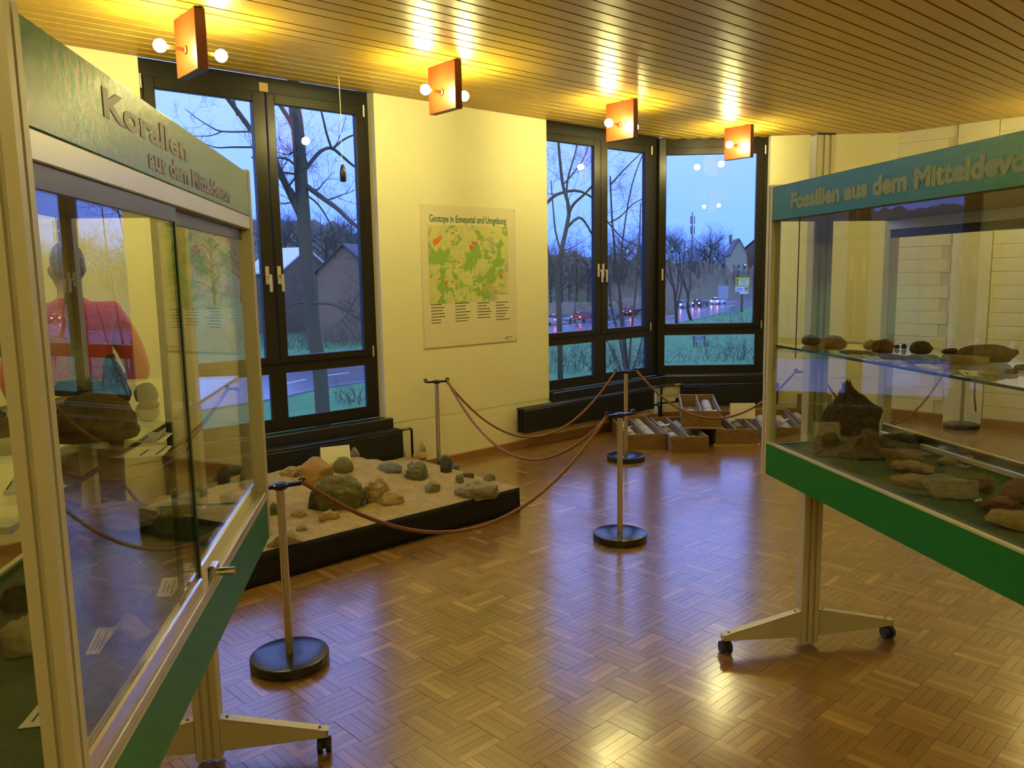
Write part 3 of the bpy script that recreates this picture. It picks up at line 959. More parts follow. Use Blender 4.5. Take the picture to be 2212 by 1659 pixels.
text_obj('title', 'Geotope in Ennepetal und Umgebung', .085, M['title_green'], poster,
         Matrix.Translation((tu0 - pu0, -.0105, tz0 - pz0 - .004)) @ Matrix.Rotation(PI / 2, 4, 'X'), tu1 - tu0, bold=0.0012)
tl = MB()
rnd = random.Random(3)
cols = [(931, 659, 7), (983, 655.5, 7), (1031, 655, 6), (1071, 653.5, 7)]
for (cx_, cy_, n) in cols:
    u0, z0 = uz(cx_, cy_)
    for k in range(n):
        L_ = rnd.uniform(.10, .17)
        tl.box(u0 - pu0, -.0108, z0 - pz0 - .026 * k - .003, u0 - pu0 + L_, -.0101, z0 - pz0 - .026 * k + .004)
u0, z0 = uz(1091, 729)
for k in range(2): tl.box(u0 - pu0, -.0108, z0 - pz0 - .014 * k, u0 - pu0 + .09 - .04 * k, -.0101, z0 - pz0 - .014 * k + .005)
tag(tl.build('text_lines', M['ink'], poster), kind='stuff')
for (x, z) in ((.02, .02), (pu1 - pu0 - .02, .02), (.02, pz1 - pz0 - .02), (pu1 - pu0 - .02, pz1 - pz0 - .02)):
    mb = MB().lathe([(.006, 0), (.006, .004), (.003, .006)], 10)
    o = mb.build('screw', M['alu'], poster); o.location = (x, -.010, z); o.rotation_euler = (PI / 2, 0, 0)
pb = thing('picture_board', 'cream picture board with dark photographs on the wall at the far left', 'board', WA(-.25, 0, 1.18), RA)
MB().bbox(0, -.018, 0, 1.20, -.001, .92, .002).build('board', M['alu_cream'], pb)
M['photo_dark'] = mat('dark_photo', (0.03, 0.028, 0.03), 0.3, var=(0.18, 0.13, 0.09), scale=14)
for (x, z, w, h) in ((.03, .05, .30, .24), (.37, .05, .26, .24), (.70, .03, .12, .26), (.88, .05, .14, .3), (1.05, .03, .12, .24), (.06, .36, .36, .24), (.50, .36, .30, .2), (.88, .42, .28, .3), (.06, .66, .5, .2)):
    MB().box(x, -.0195, z, x + w, -.0182, z + h).build('photo', M['photo_dark'], pb)
cordp = WA(3.08, -.30, 0)
pc = thing('pull_cord', 'cream cord with black pull weight hanging from the ceiling before the left window', 'cord', cordp + Vector((0, 0, CEIL)), RA)
MB().tube([(0, 0, 0), (.004, 0, -.15), (0, 0, -.38), (-.004, 0, -.62)], .0026, 6).build('cord', M['paper'], pc)
MB().lathe([(.018, -.735), (.022, -.73), (.023, -.67), (.017, -.635), (.007, -.612)], 14).build('weight', M['plastic_black'], pc, angle=40)
# ================================================================== STONES AND FOSSILS
def rock_mesh(size, seed, style='round', rough=.22, sub=3, prof=None):
    rnd = random.Random(seed)
    bm = bmesh.new()
    bmesh.ops.create_icosphere(bm, subdivisions=sub, radius=1.0)
    off = Vector((rnd.uniform(-50, 50), rnd.uniform(-50, 50), rnd.uniform(-50, 50)))
    planes = []
    if style in ('angular', 'slab', 'block'):
        for k in range(9 if style == 'angular' else 7):
            n = Vector((rnd.gauss(0, 1), rnd.gauss(0, 1), rnd.gauss(0, .7))).normalized()
            planes.append((n, rnd.uniform(.55, .85)))
    for v in bm.verts:
        p = v.co.copy()
        if style == 'block':
            m = max(abs(p.x), abs(p.y), abs(p.z)); p = p / m * .8 * (1 + .0) ; p = p.lerp(v.co, .25)
        if style == 'slab':
            p.z = max(-.72, min(.72, p.z * 1.6)) / .72
        for n, d in planes:
            e = p.dot(n)
            if e > d: p -= n * (e - d) * .9
        f = noise.fractal(p * 1.5 + off, 1.0, 2.1, 3) * rough
        f2 = noise.noise(p * 5.5 + off) * rough * .35
        p = p * (1 + f + f2)
        if style == 'layer':
            p.z += .10 * math.sin(p.z * 14 + 3 * noise.noise(p * 2 + off)) * rough * 3
        if style == 'spiky':
            p *= 1 + .35 * abs(noise.noise(p * 4.5 + off))
        if p.z < -.62: p.z = -.62 - (p.z + .62) * -.08
        v.co = p
    xs = [v.co.x for v in bm.verts]; ys = [v.co.y for v in bm.verts]; zs = [v.co.z for v in bm.verts]
    x0, x1, y0, y1, z0, z1 = min(xs), max(xs), min(ys), max(ys), min(zs), max(zs)
    if prof:
        for v in bm.verts:
            t = (v.co.z - z0) / (z1 - z0)
            for (ta, la, ra), (tb, lb, rb) in zip(prof[:-1], prof[1:]):
                if ta <= t <= tb + 1e-6:
                    k = (t - ta) / (tb - ta); l = la + (lb - la) * k; r = ra + (rb - ra) * k
            n = Vector((v.co.x, v.co.y)).length
            hr = math.sqrt(max(.05, 1 - (2 * t - 1) ** 2)) if 0 < t < 1 else .25
            fx = max(-1.08, min(1.08, v.co.x / hr))
            v.co.x = ((l + r) / 2 + (r - l) / 2 * fx) * (x1 - x0)
            v.co.y = v.co.y / hr * (.55 + .45 * (r - l)) * .8
        xs = [v.co.x for v in bm.verts]; ys = [v.co.y for v in bm.verts]
        x0, x1, y0, y1 = min(xs), max(xs), min(ys), max(ys)
    for v in bm.verts:
        v.co = Vector(((v.co.x - (x0 + x1) / 2) / (x1 - x0) * size[0], (v.co.y - (y0 + y1) / 2) / (y1 - y0) * size[1], (v.co.z - z0) / (z1 - z0) * size[2]))
    me = bpy.data.meshes.new('stone')
    bm.to_mesh(me); bm.free()
    me.polygons.foreach_set('use_smooth', [True] * len(me.polygons))
    if style in ('angular', 'slab', 'block', 'layer'):
        try: me.set_sharp_from_angle(angle=rad(38))
        except Exception: pass
    return me
_seed = [100]
def stone(name, label, loc, size, m, rz=0, style='round', rough=.22, sub=3, group=None, cat='stone', tilt=0, prof=None):
    _seed[0] += 1
    o = link(name, rock_mesh(size, _seed[0], style, rough, sub, prof), M[m], None, loc, rz)
    if tilt: o.rotation_euler = (0, tilt, rz)
    return tag(o, label, cat, group)
def stone_px(name, label, box, z, dr, m, style='round', rough=.2, sub=3, group=None, cat='stone', sink=0.0, turn=0, tilt=0, prof=None, surf=None):
    x0, y0, x1, y1 = box
    p = at_z((x0 + x1) / 2, y1, z) if surf is None else surf((x0 + x1) / 2, y1)
    if surf is not None: z = p.z
    s = px_scale(p); w = (x1 - x0) * s; d = w * dr
    hv = Vector((p.x, p.y, 0)).normalized()
    el = math.atan2(CAMH - z, Vector((p.x, p.y, 0)).length)
    h = max(((y1 - y0) * s - d * math.sin(el) * .75) / math.cos(el), .18 * w * min(1, dr) * .5, .008)
    c = p + hv * d * .5
    c.z = z - sink
    return stone(name, label, c, (w, d, h + sink), m, math.atan2(hv.y, hv.x) - PI / 2 + turn, style, rough, sub, group, cat, tilt, prof)
def label_card(label, pts, z, name='specimen_label', lines=3, m='paper'):
    """a flat card on a surface; pts: its corners as seen (pixels, in order)"""
    q = [at_z(x, y, z) for x, y in pts]
    a = (q[1] - q[0]); b = (q[-1] - q[0])
    if a.cross(b).z < 0: q = q[::-1]
    o = MB().prism([p for p in q], (0, 0, .0016), (0, 0, .0004)).build(name, M[m])
    tag(o, label, 'label card', 'specimen labels')
    t = MB()
    c = (q[0] + q[1] + q[2] + q[3]) / 4
    a = (q[1] - q[0]); b = (q[3] - q[0])
    if b.length > a.length: a, b = b, -a
    for k in range(lines):
        f = .22 + .56 * k / max(1, lines - 1)
        s = c - a * .38 + b * (f - .5); L = .72 if k % 2 == 0 else .5
        w = b.normalized() * b.length * .07
        t.prism([s + Vector((0, 0, .002)), s + a * L + Vector((0, 0, .002)), s + a * L + w + Vector((0, 0, .002)), s + w + Vector((0, 0, .002))], (0, 0, .0003))
    t.build('text_lines', M['ink'], o)
    return o

# ------------------------------------------------------------------ right case, glass shelf
ZS, ZB = 1.346, 0.9255
G1 = 'fossils on the right case shelf'
for lab, bx, dr, m, st, rg in (
    ('brown shell-shaped fossil at the far end of the right case shelf', (1732, 722, 1772, 747), .8, 'r_brown', 'round', .16),
    ('tan wedge-shaped fossil second from the far end of the right case shelf', (1779, 723, 1828, 756), .7, 'r_tan', 'angular', .12),
    ('flat grey-green slab at the edge of the right case shelf', (1815, 756, 1888, 767), .45, 'r_green', 'slab', .08),
    ('small yellowish nodule beside the red-brown cluster on the right case shelf', (1864, 733, 1892, 756), .9, 'r_pale', 'spiky', .2),
    ('cluster of red-brown shells on the right case shelf', (1884, 731, 1930, 764), .8, 'r_red', 'spiky', .28),
    ('flat red-brown slab on the right case shelf edge', (1896, 763, 1966, 779), .5, 'r_red', 'slab', .1),
    ('tiny dark pebble nearer the red-brown cluster on the right case shelf', (1932, 744, 1943, 754), .9, 'r_dark', 'round', .2),
    ('tiny dark pebble nearer the round dark shell on the right case shelf', (1947, 742, 1958, 754), .9, 'r_dark', 'round', .2),
    ('round dark brown shell on the right case shelf', (1966, 735, 2013, 766), .9, 'r_darkbrown', 'round', .12),
    ('grey-green lumpy chunk at the front edge of the right case shelf', (1986, 764, 2033, 788), .7, 'r_grey', 'spiky', .18),
    ('brown flake leaning against the grey-green chunk on the right case shelf', (1952, 766, 1990, 786), .7, 'r_brown', 'angular', .15),
    ('small dark layered fossil left of the large brown slab on the right case shelf', (2034, 751, 2070, 767), .8, 'r_dark', 'layer', .2),
    ('large layered brown slab rising in the middle on the right case shelf', (2064, 741, 2190, 785), .45, 'r_brown', 'layer', .2),
    ('flat tan slab in front of the large layered brown slab', (2033, 764, 2130, 790), .4, 'r_tan', 'slab', .12),
    ('small tan chip left of the pale flakes on the right case shelf', (2036, 789, 2058, 799), .8, 'r_tan', 'round', .2),
    ('pale flake at the near front edge of the right case shelf', (2112, 800, 2154, 814), .6, 'r_pale', 'slab', .15),
    ('small dark red fossil at the near end of the right case shelf', (2190, 786, 2222, 801), .8, 'r_red', 'angular', .15),
    ('two-lobed brown pebble before the dark red fossil on the right case shelf', (2171, 796, 2198, 808), .7, 'r_brown', 'spiky', .3)):
    stone_px('fossil', lab, bx, ZS, dr, m, st, rg, 3, G1, 'fossil')
for lab, pts in (('white label card below the tan wedge-shaped fossil', [(1833, 738), (1866, 738), (1870, 742), (1828, 741)]),
                 ('white label card beside the flat grey-green slab', [(1790, 759), (1835, 762), (1880, 768), (1830, 768)]),
                 ('white label card in front of the flat red-brown slab', [(1868, 772), (1910, 772), (1948, 780), (1895, 780)]),
                 ('white label card below the grey-green chunk on the shelf', [(1975, 787), (2010, 788), (2056, 799), (2005, 797)]),
                 ('white label card beside the pale flakes on the shelf', [(2070, 800), (2120, 803), (2148, 814), (2085, 812)])):
    label_card(lab, pts, ZS, lines=2)
# right case, felt base
G2 = 'stones on the right case base'
for lab, bx, dr, m, st, rg, sb in (
    ('tall dark brown rough rock standing at the far end of the right case', (1760, 809, 1898, 994), .75, 'r_darkbrown', 'spiky', .14, 5),
    ('long dark stone lying behind the tall rock by the rear track', (1892, 933, 2001, 978), .5, 'r_dark', 'round', .25, 4),
    ('brown flat stone beside the foot of the tall rock', (1895, 970, 2008, 1003), .6, 'r_brown', 'slab', .2, 4),
    ('jagged tan stone in front of the brown flat stone', (1925, 992, 2014, 1024), .6, 'r_tan', 'spiky', .3, 4),
    ('small pale brown stone beside a white label near the rear track', (2024, 983, 2065, 1007), .7, 'r_tan', 'angular', .15, 3),
    ('tan flaky slab near the front edge of the right case', (1922, 1020, 2020, 1056), .6, 'r_tan', 'layer', .25, 4),
    ('large flat grey slab in the middle of the right case', (1986, 1026, 2108, 1081), .7, 'r_grey', 'slab', .15, 4),
    ('bundle of brown woody strips tilted up behind the grey slab', (2092, 1019, 2145, 1064), .6, 'r_wood', 'layer', .3, 4),
    ('red-brown rounded slab at the right border of the picture', (2165, 1028, 2262, 1092), .8, 'r_red', 'round', .14, 4),
    ('pinkish brown layered stone near the white label', (2116, 1068, 2200, 1113), .6, 'r_red', 'layer', .28, 4),
    ('long tan slab at the front edge by the right border', (2134, 1102, 2275, 1152), .5, 'r_tan', 'slab', .14, 4)):
    stone_px('fossil_stone', lab, bx, ZB, dr, m, st, rg, sb, G2, 'stone', prof=[(0, -.5, .5), (.12, -.52, .47), (.4, -.44, .46), (.62, -.36, .52), (.78, -.2, .22), (.88, -.16, .04), (1, -.14, -.02)] if bx[1] == 809 else None)
for lab, pts in (('small white label card at the foot of the tall dark rock', [(1890, 968), (1905, 970), (1917, 977), (1893, 976)]),
                 ('small white label card beside the long dark stone', [(1999, 968), (2010, 968), (2021, 974), (2001, 976)]),
                 ('white label card beside the small pale brown stone', [(2064, 995), (2108, 1007), (2086, 1011), (2060, 1004)]),
                 ('white label card in front of the grey slab', [(2090, 1068), (2108, 1069), (2124, 1082), (2106, 1085), ][:4])):
    label_card(lab, pts, ZB, lines=2)

# ------------------------------------------------------------------ left case, glass shelf
G3 = 'fossils on the left case shelf'
for lab, bx, dr, m, st, rg, sb in (
    ('big brown fossil log lying on the left case shelf', (118, 840, 300, 962), .5, 'r_wood', 'layer', .14, 5),
    ('tall dark fossil standing behind the brown log', (222, 762, 283, 872), .6, 'r_darkbrown', 'angular', .16, 4),
    ('flat blue-green fossil lying behind the brown log', (120, 816, 226, 856), .6, 'r_green', 'slab', .12, 4),
    ('round blue-grey nodule on the left case shelf', (293, 824, 342, 871), .8, 'r_bluegrey', 'round', .12, 3),
    ('lens-shaped grey pebble in front of the blue-grey nodule', (300, 861, 344, 886), .7, 'r_grey', 'round', .08, 3),
    ('orange-brown fossil fragment left of the front corner upright on the shelf', (20, 862, 50, 904), .7, 'r_orange', 'angular', .2, 3),
    ('flat brown slab left of the front corner upright on the shelf', (-40, 900, 50, 947), .5, 'r_brown', 'slab', .12, 4),
    ('round dark stone at the left border on the shelf', (-25, 886, 12, 906), .8, 'r_dark', 'round', .15, 3)):
    stone_px('fossil', lab, bx, ZS, dr, m, st, rg, sb, G3, 'fossil')
for lab, pts in (('white label card below the lens-shaped grey pebble', [(322, 935), (372, 937), (350, 957), (292, 957)]),
                 ('white label card beside the end of the brown log', [(326, 936 + 28), (371, 965), (352, 985), (290, 990)]),
                 ('white label card between nodule and sliding door edge', [(382, 868), (412, 870), (405, 884), (370, 886)]),
                 ('white label card at the near end of the left case shelf', [(30, 1032), (62, 1022), (64, 1060), (6, 1068)])):
    label_card(lab, pts, ZS, lines=2)
# left case, felt base
G4 = 'stones on the left case base'
for lab, bx, dr, m, st, rg, sb in (
    ('large mauve rock at the back of the left case', (148, 1078, 350, 1165), .55, 'r_mauve', 'round', .16, 5),
    ('square dark green-brown block in the left case', (340, 1098, 416, 1162), .6, 'r_green', 'block', .10, 4),
    ('dark lumpy fossil at the far end of the left case', (414, 1096, 520, 1134), .5, 'r_dark', 'spiky', .22, 4),
    ('large round pale fossil lying in the middle of the left case', (186, 1192, 338, 1342), .62, 'r_mauve', 'round', .10, 5),
    ('small tan stone in front of the round pale fossil', (252, 1321, 324, 1396), .7, 'r_tan', 'angular', .14, 4),
    ('dark grey stump-shaped stone at the left border', (6, 1252, 92, 1322), .6, 'r_dark', 'block', .12, 4),
    ('yellowish rock below the dark stump-shaped stone', (10, 1318, 122, 1422), .6, 'r_pale', 'spiky', .16, 4),
    ('brown layered stone at the left rear of the left case', (150, 1150, 200, 1205), .7, 'r_brown', 'layer', .2, 4)):
    stone_px('fossil_stone', lab, bx, ZB, dr, m, st, rg, sb, G4, 'stone')
for lab, pts in (('white label card near the far corner of the left case', [(468, 1140), (506, 1138), (492, 1169), (448, 1171)]),
                 ('small white label card behind the dark green-brown block', [(414, 1093), (448, 1094), (440, 1101), (420, 1103)]),
                 ('white label card beside the sliding door edge', [(352, 1250), (402, 1247), (370, 1290), (337, 1291)]),
                 ('tiny white label corner on the round pale fossil', [(297, 1216), (306, 1214), (298, 1226), (295, 1227)]),
                 ('white label card left of the small tan stone', [(212, 1358), (253, 1356), (214, 1413), (184, 1416)]),
                 ('white label card nearest the camera in the left case', [(104, 1496), (122, 1490), (122, 1566), (38, 1576)])):
    label_card(lab, pts, ZB)

# ================================================================== REEF MODEL ON THE SAND PLATFORM
DU0, DU1, DW0, DW1, DZ = 1.50, 3.645, -1.535, -0.19, 0.172
def sand_z(u, w):
    e = min(1.0, (u - DU0) / .12, (DU1 - u) / .12, (w - DW0) / .12, (DW1 - w) / .12)
    e = max(0, e)
    q = Vector((u * 2.2, w * 2.2, 3.1))
    rise = .105 * min(1, max(0, (w + 1.15) / .65)) * min(1, max(0, (3.5 - u) / .5)) * (.75 + .25 * min(1, max(0, (u - 1.7) / .6)))
    h = rise + .028 * noise.fractal(q, 1.0, 2.0, 4) + .012 * noise.noise(q * 6) + .012 * max(0, math.sin((w - DW0) * 2.0))
    return DZ + max(-.004, h * e)
def on_sand(x, y):
    d = ray(x, y); c = Vector((0, 0, CAMH))
    t = (.5 - CAMH) / d.z; t1 = (.1 - CAMH) / d.z
    for i in range(200):
        p = c + d * (t + (t1 - t) * i / 199)
        q = p - OA; u, w = q.dot(A_U), q.dot(A_W)
        u_ = min(max(u, DU0 + .02), DU1 - .02); w_ = min(max(w, DW0 + .02), DW1 - .05)
        if p.z <= sand_z(u_, w_): return p
    return at_z(x, y, DZ)
plat = thing('sand_platform', 'low platform skirted in black cloth carrying a sandy reef model', 'platform', OA, RA)
NX, NY = 120, 76
g = MB()
vs, fs = [], []
for j in range(NY + 1):
    for i in range(NX + 1):
        u = DU0 + (DU1 - DU0) * i / NX; w = DW0 + (DW1 - DW0) * j / NY
        vs.append((u, w, sand_z(u, w)))
for j in range(NY):
    for i in range(NX):
        a = j * (NX + 1) + i
        fs.append((a, a + 1, a + NX + 2, a + NX + 1))
g.add(vs, fs)
tag(g.build('sand', M['sand'], plat, smooth=True), kind='stuff')
MB().box(DU0 + .01, DW0 + .012, 0, DU1 - .01, DW1 - .01, DZ - .035).build('base_box', M['cloth'], plat)
sk = MB()
per = []
n1 = 60
for i in range(n1 + 1): per.append((DU0 + (DU1 - DU0) * i / n1, DW0, 0, -1))
for i in range(1, 31): per.append((DU1, DW0 + (DW1 - DW0) * i / 30, 1, 0))
per = [(DU0, DW1 - (DW1 - DW0) * i / 30, -1, 0) for i in range(30)] + per
vs, fs = [], []
for (u, w, nx, ny) in per:
    for k in range(5):
        t = k / 4
        f = (.004 + .012 * (1 - t) * (0.5 + .5 * noise.noise(Vector((u * 1.7, w * 1.7, .4 + t * .8)))) + .05 * (1 - t) ** 2 * max(0, (2.35 - u)) * (1 if ny else 0))
        vs.append((u + nx * f, w + ny * f, .001 + (DZ - .002) * t))
for i in range(len(per) - 1):
    for k in range(4):
        a = i * 5 + k
        fs.append((a, a + 5, a + 6, a + 1))
sk.add(vs, fs)
so = sk.build('cloth_skirt', M['cloth'], plat, smooth=True)
sm = so.modifiers.new('thick', 'SOLIDIFY'); sm.thickness = .003
G5 = 'stones of the reef model'
for lab, bx, dr, m, st, rg, sb in (
    ('large orange-brown boulder leaning at the left back of the reef model', (649, 985, 722, 1050), .8, 'r_orange', 'angular', .12, 4),
    ('smooth grey-green egg-shaped stone in front of the folded sign', (720, 984, 764, 1024), .8, 'r_green', 'round', .07, 4),
    ('tall jagged tan rock at the back of the reef model before the radiator', (787, 932, 848, 990), .7, 'r_tan', 'spiky', .25, 4),
    ('grey-brown rock right of the tall jagged rock', (834, 949, 876, 984), .8, 'r_grey', 'angular', .2, 4),
    ('small brown wedge stone right of the folded sign', (754, 965, 777, 988), .7, 'r_mauve', 'angular', .1, 3),
    ('round dark grey-green coral stone in the middle of the reef model', (873, 992, 927, 1039), .9, 'r_green', 'spiky', .14, 4),
    ('large low greenish shell mound in front of the reef model', (672, 1016, 792, 1104), .75, 'r_green', 'layer', .16, 5),
    ('layered tan mound right of the large greenish mound', (783, 1030, 845, 1086), .8, 'r_tan', 'layer', .22, 4),
    ('pale shiny grey lump in the sand behind the layered mound', (812, 996, 870, 1023), .7, 'r_bluegrey', 'round', .16, 4),
    ('small greyish stone right of the layered mound', (917, 1036, 952, 1066), .8, 'r_grey', 'angular', .12, 3),
    ('long ribbed slab at the right end of the reef model', (980, 1032, 1080, 1078), .6, 'r_grey', 'layer', .2, 4),
    ('small round stone on top of the ribbed slab', (1044, 1016, 1071, 1040), .9, 'r_grey', 'round', .15, 3),
    ('small dark stone at the left end of the ribbed slab', (984, 1022, 1003, 1045), .8, 'r_green', 'angular', .15, 3),
    ('flat dark chip behind the ribbed slab', (1000, 1021, 1024, 1033), .6, 'r_dark', 'slab', .1, 3),
    ('upright dark slate piece on the right rear of the reef model', (951, 984, 977, 1022), .5, 'r_dark', 'angular', .12, 3),
    ('small dark stone right of the upright slate piece', (975, 1000, 992, 1012), .8, 'r_bluegrey', 'round', .12, 3),
    ('grey-green stone behind the upright slate piece', (943, 981, 974, 998), .7, 'r_green', 'round', .18, 3),
    ('thin branching coral piece standing at the back of the reef model', (906, 954, 920, 986), .6, 'r_pale', 'spiky', .35, 3),
    ('low tan stone at the foot of the branching coral piece', (890, 974, 923, 992), .8, 'r_tan', 'round', .16, 3),
    ('dark slatted stone at the left foot of the greenish mound', (666, 1060, 704, 1104), .6, 'r_dark', 'layer', .3, 4),
    ('low sandy mound at the front middle of the reef model', (811, 1058, 874, 1094), .8, 'r_tan', 'round', .2, 4),
    ('tan rock behind the nearest barrier post', (604, 1005, 652, 1032), .7, 'r_tan', 'angular', .2, 4),
    ('small tan stone at the front left of the reef model', (624, 1098, 666, 1119), .8, 'r_tan', 'spiky', .25, 3),
    ('sandy stone pair below the greenish mound', (689, 1098, 736, 1124), .7, 'r_tan', 'spiky', .25, 3),
    ('flat little stone near the front edge of the reef model', (639, 1132, 667, 1149), .8, 'r_grey', 'round', .15, 3),
    ('green-brown stone between case corner and nearest barrier post', (583, 1082, 602, 1114), .9, 'r_green', 'spiky', .2, 3),
    ('pale grey flat slab at the front left corner of the platform', (574, 1138, 652, 1182), .8, 'r_pale', 'slab', .05, 3)):
    stone_px('reef_stone', lab, bx, 0, dr, m, st, rg, sb, G5, 'stone', sink=.025, surf=on_sand, prof=[(0, -.5, .42), (.35, -.46, .42), (.6, -.3, .34), (.8, -.3, .3), (1, -.22, .16)] if bx[1] == 932 else None)

def tent_card(name, label, loc, rz, w, h, lines, size, lean=.28):
    t = thing(name, label, 'sign', loc, rz)
    d = h * math.tan(lean)
    for s in (-1, 1):
        o = MB().obox((-w / 2, s * d, 0), (w, 0, 0), (0, -s * d, h), (0, s * .0012, 0)).build('front_panel' if s < 0 else 'back_panel', M['paper'], t)
    ln = math.sqrt(h * h + d * d)
    for i, (txt, wd) in enumerate(lines):
        f = 1 - (.22 + .26 * i)
        a = math.atan2(h, d)
        m4 = Matrix.Translation((0, -d * (1 - f) - .0016, h * f - size * .35)) @ Matrix.Rotation(a, 4, 'X')
        text_obj('lettering', txt, size, M['ink'], t, m4, None, extrude=.0003, align='CENTER')
    return t
c0 = on_sand(727, 1003)
tent_card('folded_sign', 'folded cream card with three lines of print on the reef model', c0 + Vector((-.02, .06, -.012)), rad(24), .215, .135,
          [('Modell eines mittel-', .15), ('devonischen Korallen-', .17), ('Stromatoporen-Riffes', .17)], .021)

# ================================================================== DRILL CORE CRATES
def crate(label, o, rz, w, L, h, z=0, ndiv=1, laths=False):
    t = thing('core_crate', label, 'crate', Vector((o[0], o[1], z)), rz, 'wooden drill core crates')
    th = .016
    MB().bbox(0, 0, 0, w, th, h, .003).build('front_board', M['crate'], t)
    MB().bbox(0, L - th, 0, w, L, h, .003).build('back_board', M['crate'], t)
    for x in (0, w - th):
        MB().bbox(x, th, 0, x + th, L - th, h - .002, .003).build('side_board', M['crate_grey'], t)
    for k in range(ndiv):
        x = w * (k + 1) / (ndiv + 1) - th / 2
        MB().bbox(x, th, .01, x + th, L - th, h - .004, .003).build('divider', M['crate_grey'], t)
    MB().box(th, th, .002, w - th, L - th, .014).build('bottom_board', M['crate_grey'], t)
    if laths:
        for y in (.0, L - .06):
            for (xa, xb) in ((-.02, w * .45), (w * .46, w + .02)):
                MB().bbox(xa, y - .005, -.022, xb, y + .05, -.001, .002).build('lath', M['lath'], t)
    return t
CR = {}
def cr(k, label, o, rz, w, L, h, z=0, **kw):
    CR[k] = (o, rz, w, L, h, z, kw.get('ndiv', 1)); return crate(label, o, rz, w, L, h, z, **kw)
cr('A', 'old wooden core crate at the left end of the row, touching the long radiator', (1.065, 7.385), rad(2), .37, 1.0, .142)
cr('B', 'old wooden core crate in front, partly under the upper crate', (1.447, 7.215), rad(1), .345, 1.05, .146)
cr('D', 'old wooden core crate on pale laths, right of the upper crate', (1.915, 7.445), rad(-4), .385, 1.02, .143, z=.022, laths=True)
cr('C', 'old wooden core crate stacked on top of two others', (1.60, 7.50), rad(-10), .365, 1.05, .150, z=.190)
cr('E', 'wooden core crate seen through the far end of the right case', (2.405, 7.64), rad(-10), .37, 1.05, .14)
cr('F', 'wooden core crate behind the upright of the right case', (2.86, 7.80), rad(-8), .37, .92, .14)
cr('G', 'wooden core crate seen to the right of the tall dark rock', (3.42, 7.86), rad(-2), .37, .86, .14)
for y in (.02, .30):
    pass
# laths between the stacked crate and the ones below
for (x, y, L) in ((1.62, 7.50, .36), (1.79, 8.42, .36)):
    lt = MB().bbox(0, 0, 0, L, .05, .0215, .002).build('lath', M['lath'], None, loc=(x, y, .167), rz=rad(-10))
    tag(lt, 'pale wooden lath under the front end of the upper crate' if y < 8 else 'pale wooden lath under the far end of the upper crate', 'lath')
hx = thing('wooden_box', 'small upright wooden box against the wall behind the crates', 'box', (3.17, 8.74, 0), rad(-3))
MB().bbox(0, 0, 0, .34, .014, .27, .003).build('front_board', M['crate_grey'], hx)
MB().bbox(0, .12, 0, .34, .134, .27, .003).build('back_board', M['crate_grey'], hx)
for x in (0, .326): MB().bbox(x, .0145, 0, x + .014, .1195, .27, .003).build('side_board', M['crate'], hx)
def core_mesh(L, r, seed):
    rnd = random.Random(seed)
    bm = bmesh.new()
    n = 20
    ys = [0, .006, L * .33, L * .66, L - .006, L]
    mb = MB()
    vs, fs = [], []
    for i, y in enumerate(ys):
        rr = r - (.006 if i in (0, 5) else 0)
        for k in range(n):
            a = 2 * PI * k / n
            q = rr * (1 + .03 * noise.noise(Vector((math.cos(a) * 2, y * 18, math.sin(a) * 2 + seed))))
            yy = y + (.006 * noise.noise(Vector((math.cos(a), math.sin(a), seed))) if i in (0, 5) else 0)
            vs.append((q * math.cos(a), yy, q * math.sin(a)))
    for i in range(5):
        for k in range(n):
            a, b = i * n + k, i * n + (k + 1) % n
            fs.append((a, a + n, b + n, b))
    fs.append(tuple(range(n))); fs.append(tuple(5 * n + k for k in range(n - 1, -1, -1)))
    bm.free()
    return mb.add(vs, fs).mesh('drill_core', True)
def core(crk, comp, y, L, m, label, r=.05):
    o, rz, w, LL, h, z, nd = CR[crk]
    cw = w / (nd + 1)
    x = cw * (comp + .5)
    c = Matrix.Rotation(rz, 4, 'Z') @ Vector((x, y, r + .0155)) + Vector((o[0], o[1], z))
    me = core_mesh(L, r, y * 7 + comp + len(crk) + ord(crk))
    try: me.set_sharp_from_angle(angle=rad(40))
    except Exception: pass
    tag(link('drill_core', me, M[m], None, c, rz), label, 'drill core', 'drill cores in the crates')
core('A', 0, .03, .20, 'core', 'grey drill core at the front of the left lane of the leftmost crate')
core('A', 0, .30, .24, 'core_tan', 'tan drill core in the middle of the left lane of the leftmost crate')
core('A', 0, .60, .3, 'core', 'grey drill core at the back of the left lane of the leftmost crate')
core('A', 1, .022, .09, 'core_brown', 'rough olive-brown drill core end at the front of the leftmost crate')
core('A', 1, .13, .26, 'core', 'pale grey drill core behind the olive-brown end in the leftmost crate')
core('A', 1, .41, .24, 'core_tan', 'broken tan drill core in the right lane of the leftmost crate')
core('A', 1, .68, .28, 'core', 'long grey drill core at the back of the leftmost crate')
core('B', 0, .25, .16, 'core', 'short grey drill core in the left lane of the front crate')
core('B', 0, .46, .22, 'core_brown', 'brown drill core in the left lane of the front crate')
core('B', 0, .72, .26, 'core_tan', 'tan drill core at the far end of the left lane of the front crate')
core('B', 1, .03, .20, 'core_brown', 'green-brown drill core at the front right of the front crate')
core('B', 1, .42, .22, 'core', 'grey drill core in the right lane of the front crate')
core('B', 1, .68, .3, 'core', 'pale grey drill core at the far right of the front crate')
core('C', 0, .12, .10, 'core_tan', 'ball-like tan drill core piece alone in the left lane of the upper crate', .055)
core('C', 1, .03, .13, 'core_brown', 'rough brown drill core end at the front of the upper crate')
core('C', 1, .18, .22, 'core_tan', 'pinkish tan drill core in the right lane of the upper crate')
core('C', 1, .42, .5, 'core', 'long blue-grey drill core in the right lane of the upper crate')
